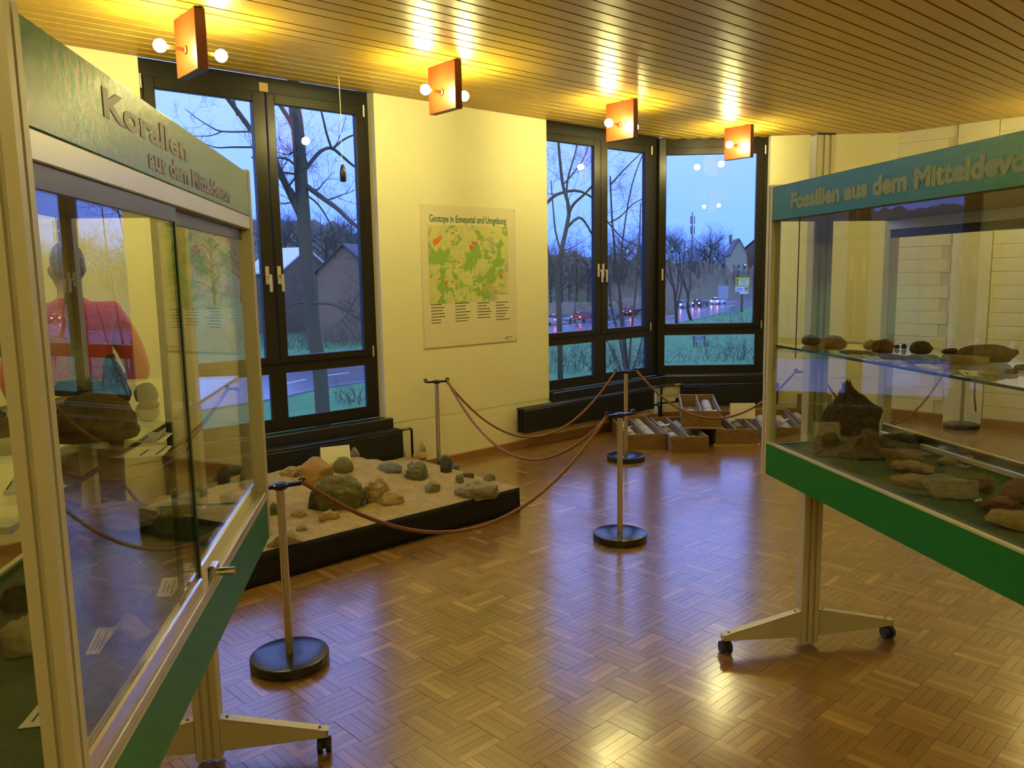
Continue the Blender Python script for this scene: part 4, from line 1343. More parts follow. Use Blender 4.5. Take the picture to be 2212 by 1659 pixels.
core('D', 0, .03, .2, 'core', 'grey drill core at the front left of the crate on laths')
core('D', 0, .5, .4, 'core', 'long grey drill core in the left lane of the crate on laths')
core('D', 1, .32, .24, 'core_brown', 'dark olive drill core in the right lane of the crate on laths')
core('D', 1, .62, .3, 'core', 'grey drill core at the back of the crate on laths')
core('E', 0, .06, .34, 'core', 'grey drill core in the left lane of the crate seen through the case end')
core('E', 0, .44, .4, 'core', 'second grey drill core in the left lane of the crate seen through the case end')
core('E', 1, .10, .28, 'core', 'striped grey drill core in the right lane of the crate seen through the case end')
core('E', 1, .42, .42, 'core_tan', 'tan drill core in the right lane of the crate seen through the case end')
core('F', 0, .08, .36, 'core', 'grey drill core in the left lane of the crate behind the case upright')
core('F', 1, .08, .4, 'core', 'grey drill core in the right lane of the crate behind the case upright')
core('F', 0, .5, .3, 'core_tan', 'tan drill core at the back of the crate behind the case upright')
core('G', 0, .05, .3, 'core', 'grey drill core in the left lane of the crate right of the tall rock')
core('G', 1, .05, .34, 'core_tan', 'tan drill core in the right lane of the crate right of the tall rock')
def slip(crk, x, y, z, label, w=.11, a=0):
    o, rz, ww, LL, h, zz, nd = CR[crk]
    c = Matrix.Rotation(rz, 4, 'Z') @ Vector((x, y, z)) + Vector((o[0], o[1], zz))
    vs, fs = [], []
    for i in range(9):
        t = i / 8
        vs += [((t - .5) * w, -.02, .016 * (1 - (2 * t - 1) ** 2) * -1 + .016), ((t - .5) * w, .02, .016 * (1 - (2 * t - 1) ** 2) * -1 + .016)]
    for i in range(8): fs.append((2 * i, 2 * i + 2, 2 * i + 3, 2 * i + 1))
    p = MB().add(vs, fs).build('paper_slip', M['paper_white'], None, smooth=True, loc=c, rz=rz + a)
    p.modifiers.new('thick', 'SOLIDIFY').thickness = .0008
    tag(p, label, 'paper slip', 'paper slips in the crates')
slip('C', .27, .16, .118, 'curled white paper slip on the cores of the upper crate', .12, .12)
slip('B', .075, .72, .118, 'curled white paper slip at the far left of the front crate', .12, -.05)
slip('B', .085, .14, .060, 'curled white paper slip near the front of the front crate', .14, -.15)
slip('A', .085, .48, .118, 'curled white paper slip on the left lane of the leftmost crate', .1, -.3)
slip('E', .27, .52, .118, 'curled white paper slip on the crate seen through the case end', .12, 0)
cc = at_z(1612, 903, .18)
tent_card('folded_sign', 'folded cream card with three lines of print standing on the core crates', Vector((2.31, 7.98, .168)), rad(-4), .245, .155,
          [('Bohrkerne vom Bau des', .18), ('Stefansbecke Tunnels', .17), ('Ennepetal', .1)], .021, .2)
# ================================================================== PERSON IN RED BEHIND THE LEFT CASE
def skin_obj(name, verts, edges, radii, m, parent, root=0, sub=2):
    me = bpy.data.meshes.new(name)
    me.from_pydata([Vector(v) for v in verts], edges, [])
    o = link(name, me, m, parent)
    md = o.modifiers.new('skin', 'SKIN')
    md.use_smooth_shade = True
    sv = me.skin_vertices[0].data
    for i, r in enumerate(radii):
        sv[i].radius = (r, r) if not isinstance(r, tuple) else r
        sv[i].use_root = (i == root)
    s = o.modifiers.new('sub', 'SUBSURF'); s.levels = sub; s.render_levels = sub
    return o
M['skin'] = mat('skin', (0.55, 0.33, 0.23), 0.5)
M['hair'] = mat('grey_hair', (0.13, 0.12, 0.11), 0.7, var=(0.22, 0.21, 0.2), scale=60, stretch=(1, 1, .15), bump=.5)
M['jacket'] = mat('red_fleece', (0.56, 0.028, 0.016), 0.85, var=(0.50, 0.024, 0.014), scale=9, bump=.3, sheen=.2)
M['jeans'] = mat('dark_blue_jeans', (0.045, 0.045, 0.09), 0.85, var=(0.06, 0.06, 0.12), scale=30)
M['shoe'] = mat('dark_shoe', (0.02, 0.018, 0.016), 0.5)
M['scarf'] = mat('dark_scarf', (0.07, 0.075, 0.07), 0.9, var=(.12, .125, .12), scale=30)
pp_ = at_depth(148, 607, 4.1)
per_ = thing('person', 'person with grey hair, red jacket and dark jeans, back turned, behind the left case', 'person', (pp_.x, pp_.y, 0), rad(38))
V, E_, Rr = [], [], []
def J(p, r, par=None):
    V.append(p); Rr.append(r)
    if par is not None: E_.append((par, len(V) - 1))
    return len(V) - 1
pel = J((0, 0, .98), (.155, .115))
sp1 = J((0, .005, 1.13), (.145, .105), pel); sp2 = J((0, .0, 1.30), (.165, .115), sp1); chest = J((0, -.005, 1.44), (.165, .11), sp2)
nb = J((0, -.005, 1.545), .062, chest); nk = J((0, .012, 1.61), .056, nb)
jaw = J((0, .035, 1.665), (.068, .08), nk); h1 = J((0, .02, 1.735), (.078, .098), jaw); h2 = J((0, .008, 1.79), (.062, .08), h1)
nose = J((0, .125, 1.70), .012, h1)
for s in (-1, 1):
    J((s * .083, .0, 1.70), .016, h1)
    sh = J((s * .17, -.01, 1.475), .066, chest); e1 = J((s * .245, -.035, 1.30), .047, sh); el = J((s * .275, -.04, 1.165), .042, e1)
    fa = J((s * .255, .10, 1.09), .038, el); wr = J((s * .225, .20, 1.045), .027, fa); pa = J((s * .205, .255, 1.035), (.038, .018), wr)
    for k, (dx, L) in enumerate(((-.030, .070), (-.010, .082), (.010, .078), (.028, .060))):
        a = J((s * (.195 + dx), .292, 1.030), .0095, pa); b = J((s * (.190 + dx), .292 + L * .5, 1.015), .0088, a); J((s * (.185 + dx), .292 + L * .75, .985), .0075, b)
    t1 = J((s * .165, .245, 1.045), .0105, pa); J((s * .145, .285, 1.045), .0088, t1)
    hp_ = J((s * .092, 0, .93), .098, pel); kn = J((s * .105, .02, .51), .062, hp_); ca = J((s * .108, -.015, .36), .058, kn); an = J((s * .112, -.01, .09), .038, ca)
    fo = J((s * .122, .10, .045), (.042, .030), an); J((s * .13, .19, .035), (.036, .022), fo)
skin_obj('body', V, E_, Rr, M['skin'], per_)
def cloth(name, items, m, root=0, sub=2):
    vs, es, rs = [], [], []
    for p, r, par in items:
        vs.append(p); rs.append(r)
        if par is not None: es.append((par, len(vs) - 1))
    return skin_obj(name, vs, es, rs, m, per_, root, sub)
it = [((0, 0, .90), (.185, .140), None), ((0, .005, 1.06), (.178, .138), 0), ((0, .0, 1.26), (.190, .142), 1), ((0, -.005, 1.43), (.190, .135), 2), ((0, -.003, 1.535), (.092, .085), 3), ((0, .004, 1.575), (.080, .078), 4)]
for s in (-1, 1):
    b = len(it)
    it += [((s * .175, -.01, 1.475), .090, 3), ((s * .255, -.035, 1.30), .072, b), ((s * .287, -.045, 1.165), .066, b + 1), ((s * .265, .09, 1.095), .058, b + 2), ((s * .232, .185, 1.052), .044, b + 3)]
cloth('jacket', it, M['jacket'])
it = [((0, 0, .97), (.162, .125), None)]
for s in (-1, 1):
    b = len(it)
    it += [((s * .095, 0, .88), .112, 0), ((s * .107, .02, .51), .084, b), ((s * .11, -.012, .34), .076, b + 1), ((s * .114, -.008, .10), .066, b + 2)]
cloth('jeans', it, M['jeans'])
for s in (-1, 1):
    cloth('shoe', [((s * .114, -.045, .05), (.046, .045), None), ((s * .12, .06, .048), (.050, .043), 0), ((s * .13, .17, .036), (.046, .033), 1), ((s * .134, .215, .032), (.034, .026), 2)], M['shoe'])
cloth('hair', [((0, -.045, 1.655), (.068, .050), None), ((0, -.018, 1.725), (.092, .088), 0), ((0, -.002, 1.795), (.078, .088), 1), ((0, .03, 1.815), (.055, .06), 2)], M['hair'])
for s in (-1, 1):
    MB().sphere((s * .031, .098, 1.722), .0125, 10, 6).build('eye', M['paper_white'], per_, smooth=True)
# ================================================================== OUTSIDE
GZ = -5.5
def G(x, y): return at_z(x, y, GZ)
M['lawn'] = mat('wet_lawn', (0.055, 0.22, 0.05), 0.9, var=(0.085, 0.27, 0.075), scale=.35, detail=8)
M['asphalt'] = mat('wet_asphalt', (0.10, 0.11, 0.13), 0.16, spec=0.9, var=(0.16, 0.17, 0.2), scale=.6)
M['roadline'] = mat('road_line', (0.75, 0.75, 0.75), 0.4)
M['bank'] = mat('dry_bank', (0.12, 0.10, 0.05), 0.95, var=(0.18, 0.145, 0.075), scale=1.5)
M['hill'] = mat('wooded_hill', (0.14, 0.13, 0.075), 1.0, var=(0.19, 0.175, 0.095), scale=.05)
M['bark'] = mat('bark_brown', (0.045, 0.036, 0.028), 0.9, var=(0.075, 0.062, 0.045), scale=9)
M['bark_green'] = mat('bark_mossy', (0.075, 0.075, 0.03), 0.9, var=(0.10, 0.085, 0.05), scale=4)
M['twig'] = mat('twig', (0.035, 0.028, 0.024), 0.9)
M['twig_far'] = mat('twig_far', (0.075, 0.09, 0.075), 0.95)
M['shrub'] = mat('bare_shrub', (0.07, 0.065, 0.06), 0.95)
M['house_dark'] = mat('dark_render', (0.12, 0.10, 0.06), 0.9, var=(0.15, 0.12, 0.075), scale=.5)
M['house_light'] = mat('light_render', (0.40, 0.38, 0.22), 0.9)
M['house_mid'] = mat('grey_render', (0.27, 0.17, 0.09), 0.9)
M['roof_snow'] = mat('snowy_roof', (0.78, 0.80, 0.82), 0.8)
M['roof_dark'] = mat('slate_roof', (0.05, 0.055, 0.065), 0.6)
M['house_glass'] = mat('house_window', (0.05, 0.06, 0.08), 0.1)
M['tarp'] = mat('pale_shed_cladding', (0.42, 0.46, 0.50), 0.7)
M['neon'] = mat('lit_tube', (1, 1, 1), 0.5, emit=(1, 0.96, 0.75), estr=6)
M['tail'] = mat('tail_light', (0.6, 0.02, 0.02), 0.3, emit=(1, 0.05, 0.03), estr=14)
M['tail_warm'] = mat('tail_light_bright', (0.6, 0.1, 0.02), 0.3, emit=(1, 0.25, 0.12), estr=20)
M['head'] = mat('head_light', (1, 1, 0.8), 0.3, emit=(1, 0.93, 0.6), estr=25)
M['car_glass'] = mat('car_glass', (0.02, 0.025, 0.03), 0.08)
M['plate'] = mat('number_plate', (0.7, 0.7, 0.6), 0.4)
for n, c in (('car_white', (.75, .76, .78)), ('car_black', (.02, .02, .025)), ('car_silver', (.35, .37, .40)), ('car_blue', (.06, .10, .22)), ('car_grey', (.16, .17, .19)), ('car_red', (.3, .03, .03))):
    M[n] = mat(n, c, 0.22, coat=.4)
M['sign_yellow'] = mat('sign_yellow', (0.75, 0.60, 0.06), 0.5)
M['sign_white'] = mat('sign_white', (0.75, 0.77, 0.78), 0.5)
M['sign_grey'] = mat('sign_back_grey', (0.36, 0.40, 0.42), 0.5)
M['metal_grey'] = mat('galvanised', (0.25, 0.26, 0.28), 0.5, metal=.5)
M['post_brown'] = mat('brown_post', (0.12, 0.085, 0.06), 0.8)

# ground, road, bank, hill
def flat(name, pts, z, m, th=.05, parent=None):
    pts = [(p[0], p[1], 0) for p in pts]
    ar = sum(pts[i][0] * pts[(i + 1) % len(pts)][1] - pts[(i + 1) % len(pts)][0] * pts[i][1] for i in range(len(pts)))
    if ar < 0: pts = pts[::-1]
    return MB().prism(pts, (0, 0, th), (0, 0, z - th)).build(name, m, parent)
tag(flat('ground_lawn', [(-260, 6.2), (-7, 6.2), (2, 11.2), (12, 11.2), (40, 9), (320, 9), (420, 620), (-420, 620)], GZ, M['lawn'], .3), kind='structure')
near_ = [(-40, 20), (-25, 33)] + [tuple(G(x, y)[:2]) for x, y in ((600, 862), (690, 840), (786, 826))] + [(-2, 74)] + [tuple(G(x, y)[:2]) for x, y in ((1190, 724), (1290, 716), (1400, 706), (1470, 697), (1540, 681), (1600, 668))] + [(75, 195), (130, 260)]
far_ = [(-62, 30), (-45, 50)] + [tuple(G(x, y)[:2]) for x, y in ((600, 790), (690, 775), (786, 764))] + [(-6, 100)] + [tuple(G(x, y)[:2]) for x, y in ((1190, 684), (1290, 672), (1440, 664), (1500, 652), (1560, 646), (1620, 641))] + [(95, 260), (150, 330)]
road = flat('road', near_ + far_[::-1], GZ + .02, M['asphalt'], .04)
tag(road, kind='structure')
for f in (.33, .66):
    for i in range(2, len(near_) - 2):
        a = Vector((*near_[i], 0)).lerp(Vector((*far_[i], 0)), f); b = Vector((*near_[i + 1], 0)).lerp(Vector((*far_[i + 1], 0)), f)
        a = a.lerp(b, .1); b = a.lerp(b, .6)
        d = (b - a); n_ = Vector((-d.y, d.x, 0)).normalized() * .08
        MB().prism([a - n_, b - n_, b + n_, a + n_], (0, 0, .012), (0, 0, GZ + .021)).build('road_line', M['roadline'], road)
kb = MB()
for i in range(len(near_) - 1):
    a, b = Vector((*near_[i], 0)), Vector((*near_[i + 1], 0)); d = b - a; n_ = Vector((d.y, -d.x, 0)).normalized() * .18
    kb.prism([a, a + n_, b + n_, b], (0, 0, .12), (0, 0, GZ))
tag(kb.build('kerb', M['metal_grey']), kind='structure')
flat2 = [tuple(G(x, y)[:2]) for x, y in ((1445, 640), (1640, 632), (1640, 618), (1445, 622))]
tag(flat('side_road', flat2, GZ + .015, M['asphalt'], .03), kind='structure')
def ridge(name, m, pts, base_d, depth, amp, seed):
    """pts: (px x, px y of skyline) at distance base_d"""
    vs, fs = [], []
    n = 420
    xs = [p[0] for p in pts]
    for i in range(n + 1):
        x = xs[0] + (xs[-1] - xs[0]) * i / n
        for (a, b) in zip(pts[:-1], pts[1:]):
            if a[0] <= x <= b[0]:
                t = (x - a[0]) / (b[0] - a[0]); y = a[1] + (b[1] - a[1]) * (t * t * (3 - 2 * t))
        p = at_depth(x, y, base_d)
        h = p.z - GZ
        q = at_depth(x, y, base_d)
        for k in range(9):
            t = k / 8
            yy = base_d - depth * (1 - t)
            zz = GZ + h * (t ** .8) * (1 if k < 8 else 1) + amp * noise.noise(Vector((x * .06, k * 1.7, seed))) * t + amp * .5 * noise.noise(Vector((x * .25, k * 3.1, seed + 5))) * t
            vs.append((p.x * yy / base_d, yy, max(GZ - .5, zz) if k else GZ - .5))
        vs.append((p.x * (base_d + depth) / base_d, base_d + depth, GZ - .5))
    m_ = 10
    for i in range(n):
        for k in range(m_ - 1):
            a = i * m_ + k
            fs.append((a, a + m_, a + m_ + 1, a + 1))
    return tag(MB().add(vs, fs).build(name, m, smooth=True), kind='structure')
ridge('hill_wooded', M['hill'], [(-4200, 420), (-2000, 440), (-900, 455), (-300, 470), (300, 478), (560, 472), (640, 470), (700, 478), (780, 500), (1000, 530), (1200, 548), (1330, 556), (1450, 566), (1640, 570), (2300, 555), (4200, 520)], 520, 240, 5, 2)
ridge('bank_slope', M['bank'], [(-100, 690), (560, 700), (640, 718), (790, 716), (1000, 690), (1180, 655), (1290, 650), (1400, 640), (1460, 628)], 128 + 12, 8, .5, 8)

ridge('hill_thicket', M['hill'], [(1150, 600), (1190, 585), (1260, 590), (1330, 575), (1400, 580), (1440, 572), (1500, 585), (1545, 566), (1580, 580), (1640, 590)], 215, 14, 4.5, 13)
# ------------------------------------------------------------------ bare trees
def grow(mb, p, d, L, r, lev, rnd, droop=0.0, up=.12, n=4):
    segs = 4 if lev > 1 else 3
    pts, rs = [p.copy()], [r]
    d = d.normalized()
    for i in range(segs):
        d = (d + Vector((rnd.gauss(0, .20), rnd.gauss(0, .20), rnd.gauss(0, .15) + up - droop))).normalized()
        p = p + d * (L / segs)
        pts.append(p.copy()); rs.append(r * (1 - .72 * (i + 1) / segs))
    mb.tube(pts, rs, n if lev > 1 else 3, cap=False)
    if lev <= 0: return
    k = rnd.randint(4, 6) if lev > 1 else rnd.randint(3, 5)
    for j in range(k):
        t = rnd.uniform(.25, 1.0)
        i = min(segs - 1, int(t * segs)); q = pts[i].lerp(pts[i + 1], t * segs - i)
        ax = (pts[i + 1] - pts[i]).normalized()
        side = Vector((rnd.gauss(0, 1), rnd.gauss(0, 1), rnd.gauss(0, .8)))
        side = (side - ax * side.dot(ax)).normalized()
        grow(mb, q, ax * .65 + side * .8, L * rnd.uniform(.45, .72), max(.004, rs[i] * .5), lev - 1, rnd, droop, up, n)
def px_limb(pts, Y, dY, r0, r1):
    m = len(pts)
    return [at_depth(x, y, Y + dY * i / max(1, m - 1)) for i, (x, y) in enumerate(pts)], [r0 + (r1 - r0) * i / (m - 1) for i in range(m)]
def smooth_path(P, R, k=3):
    out, ro = [], []
    m = len(P)
    for i in range(m - 1):
        p0, p1, p2, p3 = P[max(i - 1, 0)], P[i], P[i + 1], P[min(i + 2, m - 1)]
        for j in range(k):
            t = j / k
            out.append(.5 * ((2 * p1) + (p2 - p0) * t + (2 * p0 - 5 * p1 + 4 * p2 - p3) * t * t + (3 * p1 - p0 - 3 * p2 + p3) * t ** 3)); ro.append(R[i] + (R[i + 1] - R[i]) * t)
    return out + [P[-1]], ro + [R[-1]]
def limb_tree(name, label, base, trunk, tr, limbs, Y, seed, m, mt, twig_len, per_m, lev=2, droop=0, group=None):
    """tree from surveyed limb lines; twigs are grown from every limb"""
    rnd = random.Random(seed)
    base = Vector(base)
    t = thing(name, label, 'tree', base)
    inv = Matrix.Translation(-base)
    P, R = px_limb(trunk, Y, 0, tr[0], tr[1]); P[0] = base + Vector((0, 0, -.1)); P, R = smooth_path(P, R)
    MB().tube([inv @ p for p in P], R, 14).build('trunk', m, t, smooth=True)
    tw = MB()
    for (pts, dY, r0, r1) in limbs:
        Q, S = px_limb(pts, Y, dY, r0, r1); Q, S = smooth_path(Q, S)
        Q = [inv @ p for p in Q]
        MB().tube(Q, S, 8).build('limb', m, t, smooth=True)
        for a, b, s in zip(Q[:-1], Q[1:], S):
            k = (b - a).length * per_m
            k = int(k) + (1 if rnd.random() < k % 1 else 0)
            for _ in range(k):
                side = Vector((rnd.gauss(0, 1), rnd.gauss(0, 1), rnd.gauss(.2, .8))).normalized()
                grow(tw, a.lerp(b, rnd.random()), (b - a).normalized() * .6 + side, twig_len * rnd.uniform(.5, 1.25), max(.008, min(.05, s * .32)), lev, rnd, droop)
    tag(tw.build('twigs', mt, t), kind='stuff')
    return t
b1 = G(699, 922)
limb_tree('bare_tree', 'large bare tree with a thick trunk outside the left window', b1,
    [(699, 922), (691, 800), (680, 735), (669, 640), (661, 545), (656, 470), (651, 400), (647, 330), (641, 262), (636, 225), (632, 120)], (.36, .27), [
    ([(646, 330), (632, 272), (612, 238), (596, 212), (580, 180)], 2, .13, .07),
    ([(650, 468), (622, 410), (600, 360), (585, 330), (545, 284), (520, 250), (490, 210), (470, 180)], -3, .17, .09),
    ([(513, 248), (506, 222), (500, 200), (495, 170)], 1, .07, .04),
    ([(648, 440), (620, 400), (597, 376), (570, 350), (545, 340)], 2, .12, .06),
    ([(660, 400), (700, 430), (728, 450), (755, 476), (776, 494), (800, 520)], -2, .13, .07),
    ([(655, 372), (676, 345), (694, 326), (716, 320), (740, 338), (762, 357), (790, 375)], 3, .10, .05),
    ([(716, 320), (706, 290), (697, 252), (690, 225), (684, 190)], -2, .06, .03),
    ([(722, 318), (745, 300), (770, 290), (795, 288)], 2, .06, .03),
    ([(650, 372), (625, 346), (598, 340), (560, 332)], 2, .07, .03),
    ([(652, 378), (622, 374), (598, 372), (560, 378)], -1, .06, .03),
    ([(672, 654), (700, 655), (730, 661), (776, 690), (800, 700)], -3, .075, .04),
    ([(668, 652), (640, 655), (612, 663), (580, 668)], 2, .065, .03),
    ([(800, 600), (772, 640), (750, 678), (722, 708), (702, 738)], -4, .05, .02),
    ([(737, 690), (755, 712), (776, 735), (790, 745)], -1, .035, .02),
    ([(545, 284), (480, 284), (452, 272), (425, 255), (400, 235)], 1, .045, .015),
    ([(548, 318), (500, 318), (470, 319), (445, 312)], -1, .05, .02),
    ([(480, 284), (455, 293), (425, 294), (400, 290)], 1, .03, .012),
    ([(660, 420), (690, 445), (720, 500), (725, 560)], 4, .05, .02),
    ([(675, 520), (700, 512), (735, 495), (775, 470)], 3, .05, .02)], 38.4, 3, M['bark_green'], M['twig'], 2.2, .62, lev=3)
b2 = G(1211, 852)
limb_tree('bare_tree', 'bare tree with thin mossy trunk and arching limb', b2,
    [(1211, 852), (1209, 720), (1206, 640), (1203, 600), (1212, 545), (1224, 490), (1229, 450), (1216, 400), (1209, 340), (1205, 290)], (.17, .06), [
    ([(1170, 450), (1190, 430), (1206, 419), (1236, 412), (1258, 415), (1280, 427)], 2, .10, .06),
    ([(1229, 460), (1240, 440), (1262, 420), (1285, 395), (1310, 365)], -2, .09, .04),
    ([(1228, 465), (1224, 415), (1228, 380), (1240, 340), (1250, 300)], 2, .07, .03),
    ([(1222, 495), (1250, 470), (1270, 490), (1295, 540)], 2, .09, .04),
    ([(1205, 640), (1235, 610), (1243, 640), (1240, 680), (1226, 692), (1195, 686)], -2, .05, .03),
    ([(1232, 688), (1250, 706), (1262, 725)], -1, .035, .02),
    ([(1209, 650), (1190, 640), (1170, 645)], 1, .05, .03),
    ([(1206, 590), (1190, 560), (1180, 520), (1178, 470)], 1, .06, .03),
    ([(1212, 545), (1200, 500), (1195, 450), (1190, 390)], 2, .06, .03),
    ([(1216, 400), (1240, 372), (1262, 340), (1275, 300)], 2, .05, .02)], 44, 5, M['bark_green'], M['twig'], 2.6, .8, lev=3)
b3 = G(1356, 838)
limb_tree('hazel_shrub', 'tall many-stemmed hazel shrub right of the mossy trunk', b3,
    [(1356, 838), (1352, 760), (1342, 660), (1330, 560), (1322, 470), (1318, 380)], (.10, .04), [
    ([(1356, 836), (1362, 740), (1372, 640), (1380, 540), (1384, 440)], 2, .07, .03),
    ([(1354, 836), (1340, 740), (1320, 660), (1312, 560), (1300, 450), (1296, 350)], -2, .07, .03),
    ([(1354, 836), (1346, 740), (1338, 640), (1345, 520), (1365, 400), (1390, 330)], 3, .07, .03),
    ([(1318, 480), (1340, 468), (1368, 440), (1400, 425)], 1, .05, .02),
    ([(1305, 470), (1330, 500), (1352, 520), (1385, 535)], 2, .05, .02),
    ([(1318, 400), (1345, 370), (1370, 345), (1395, 320)], -1, .05, .02),
    ([(1356, 836), (1385, 740), (1405, 640), (1420, 560)], 1, .05, .02),
    ([(1356, 836), (1330, 770), (1300, 720), (1280, 690)], 1, .05, .02)], 46, 9, M['bark'], M['twig'], 2.3, .7, lev=3, droop=.1)
for k, (bx, by, trunk, limbs, lab, Y) in enumerate((
    (1462, 700, [(1462, 700), (1460, 662), (1456, 625), (1448, 590), (1444, 560)], [([(1462, 668), (1470, 630), (1476, 590), (1478, 550), (1480, 520)], 2, .14, .05), ([(1456, 625), (1444, 600), (1434, 570), (1428, 540)], 2, .12, .04), ([(1460, 645), (1466, 600), (1462, 560), (1455, 520)], -2, .12, .04)], 'slender bare tree at the road edge, left one of a pair', 108),
    (1493, 692, [(1493, 692), (1485, 664), (1487, 645), (1480, 615), (1470, 585)], [([(1486, 650), (1492, 610), (1490, 575), (1486, 540)], 2, .12, .04), ([(1484, 630), (1472, 605), (1466, 580)], -2, .10, .04)], 'crooked bare tree at the road edge, right one of a pair', 114))):
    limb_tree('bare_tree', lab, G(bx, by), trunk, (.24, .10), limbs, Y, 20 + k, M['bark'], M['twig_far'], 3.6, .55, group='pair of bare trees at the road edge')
# distant trees: three kinds, copied
def far_tree(seed, H=14, lev=2):
    rnd = random.Random(seed)
    t = empty('bare_tree', (0, 0, 0))
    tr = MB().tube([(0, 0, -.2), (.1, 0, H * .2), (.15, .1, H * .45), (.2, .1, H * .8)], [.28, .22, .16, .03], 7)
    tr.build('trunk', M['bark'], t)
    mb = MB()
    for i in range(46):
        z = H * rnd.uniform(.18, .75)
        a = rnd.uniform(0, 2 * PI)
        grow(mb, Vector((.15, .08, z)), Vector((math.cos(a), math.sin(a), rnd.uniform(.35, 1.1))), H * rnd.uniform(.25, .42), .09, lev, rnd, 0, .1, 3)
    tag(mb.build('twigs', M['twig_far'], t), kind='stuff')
    return t
FT = [far_tree(s) for s in (51, 52, 53)]
used = [False] * 3
rnd = random.Random(77)
def put_far(x, ybase, Htop, label, group, Yd=None):
    """Htop: pixel row of the crown top"""
    p = G(x, ybase) if Yd is None else at_depth(x, ybase, Yd)
    p.z = GZ
    s = px_scale(p)
    H = (ybase - Htop) * s if Yd is None else at_depth(x, Htop, Yd).z - GZ
    k = rnd.randrange(3)
    if not used[k]: o = FT[k]; used[k] = True
    else: o = copy_tree(FT[k])
    o.location = p; o.scale = [H / 14 * rnd.uniform(.95, 1.15)] * 2 + [H / 14]; o.rotation_euler.z = rnd.uniform(0, 6.28)
    tag(o, label, 'tree', group)
gA = 'bare trees on the far side of the road'
for x, yb, yt in ((1450, 630, 498), (1466, 628, 505), (1490, 628, 540), (1512, 626, 535), (1535, 626, 497), (1548, 625, 515), (1522, 625, 520), (1570, 625, 540), (1585, 624, 548), (1602, 624, 556), (1430, 632, 515), (1500, 630, 560), (1555, 627, 560), (1625, 622, 540)):
    put_far(x, yb, yt, 'bare tree in the dark belt behind the waiting cars', gA)
gB = 'bare trees on the bank across the road'
for x, yb, yt in ((1190, 655, 540), (1215, 655, 520), (1245, 652, 530), (1270, 652, 545), (1300, 650, 520), (1325, 648, 530), (1350, 646, 500), (1375, 644, 515), (1400, 640, 520), (1165, 657, 530), (1230, 653, 560), (1340, 648, 560)):
    put_far(x, yb, yt, 'bare tree on the bank seen between the sash mullions', gB)
gC = 'bare trees on the hillside behind the houses'
for x, yt, Yd in ((595, 470, 230), (620, 465, 240), (645, 462, 250), (705, 470, 230), (730, 478, 240), (760, 470, 220), (780, 492, 210), (340, 470, 200), (400, 465, 230), (460, 470, 220), (520, 468, 240)):
    put_far(x, 600, yt, 'bare tree on the hillside behind the snow-roofed houses', gC, Yd)
for k in range(3):
    if not used[k]:
        for c in list(FT[k].children): bpy.data.objects.remove(c)
        bpy.data.objects.remove(FT[k])
# low bare shrubs
def shrub(label, p, w, h, seed, cnt=46, group=None):
    rnd = random.Random(seed)
    mb = MB()
    for i in range(cnt):
        q = Vector((rnd.gauss(0, w * .33), rnd.gauss(0, w * .22), 0))
        grow(mb, q, Vector((rnd.gauss(0, .5), rnd.gauss(0, .5), 1)), h * rnd.uniform(.6, 1.1), .02, 1, rnd, 0, .05, 3)
    o = tag(mb.build('bare_shrub', M['shrub'], None, loc=p), label, 'shrub', group)
shrub('low bare shrub on the lawn below the wide window sash', G(1600, 778), 7, 2.2, 31, 110)
shrub('low bare shrub at the right edge of the lawn below the yellow road sign', G(1622, 712), 9, 2.6, 32, 70)
shrub('brushwood at the lower left of the sashes beside the map', G(1215, 800), 6, 2.2, 33, 90)
shrub('brushwood below the hazel stems', G(1330, 790), 6, 1.8, 34, 80)
shrub('frosty bushes beyond the road to the left of the big trunk', G(630, 752), 11, 3.0, 35, 90)
shrub('frosty bushes beyond the road to the right of the big trunk', G(740, 748), 13, 2.8, 36, 110)
shrub('thin plants in the grass at the right bottom of the left window', G(775, 868), 3, 1.2, 37, 40)

# ------------------------------------------------------------------ houses
def gable_house(name, label, p, rz, w, d, hw, hr, wall, roof, windows=(), over=.4, chimney=None):
    """box w x d with a gable facing -y; hw wall height, hr ridge height"""
    t = thing(name, label, 'house', p, rz)
    MB().prism([(-w / 2, 0, 0), (w / 2, 0, 0), (w / 2, 0, hw), (0, 0, hr), (-w / 2, 0, hw)], (0, d, 0)).build('wall', wall, t)
    for s in (-1, 1):
        a = Vector((s * (w / 2 + over), -over, hw - over * (hr - hw) / (w / 2))); b = Vector((0, -over, hr + .02)); th = Vector((0, 0, .22))
        q = [a, b, b + th, a + th]
        if s > 0: q = q[::-1]
        MB().prism(q[::-1], (0, d + 2 * over, 0)).build('roof', roof, t)
    for (x, z, ww, hh) in windows:
        f = MB().box(x, -.05, z, x + ww, .02, z + hh).build('window', M['house_light'], t)
        MB().box(x + .08, -.07, z + .08, x + ww - .08, -.051, z + hh - .08).build('pane', M['house_glass'], f)
    if chimney: MB().box(chimney[0] - .4, chimney[1] - .4, chimney[2], chimney[0] + .4, chimney[1] + .4, chimney[3]).build('chimney', M['house_mid'], t)
    return t
def house_at(x, y): return G(x, y)
hp = G(752, 738)
s = px_scale(hp)
gable_house('house', 'large plain grey gable house right of the big trunk outside the left window', hp, rad(-12), 128 * s, 14, 150 * s, 205 * s, M['house_mid'], M['roof_dark'], windows=((-4.8, 6.5, .9, 1.1),))
hp = G(668, 716); s = px_scale(hp)
gable_house('house', 'house with a snow-covered roof behind the big trunk outside the left window', hp, rad(62), 10, 90 * s, 128 * s, 176 * s, M['house_dark'], M['roof_snow'])
hp = G(618, 712); s = px_scale(hp)
t = gable_house('house', 'low dark house with snow-edged roof and lit tube lamp', hp, rad(8), 110 * s, 10, 74 * s, 126 * s, M['house_dark'], M['roof_snow'])
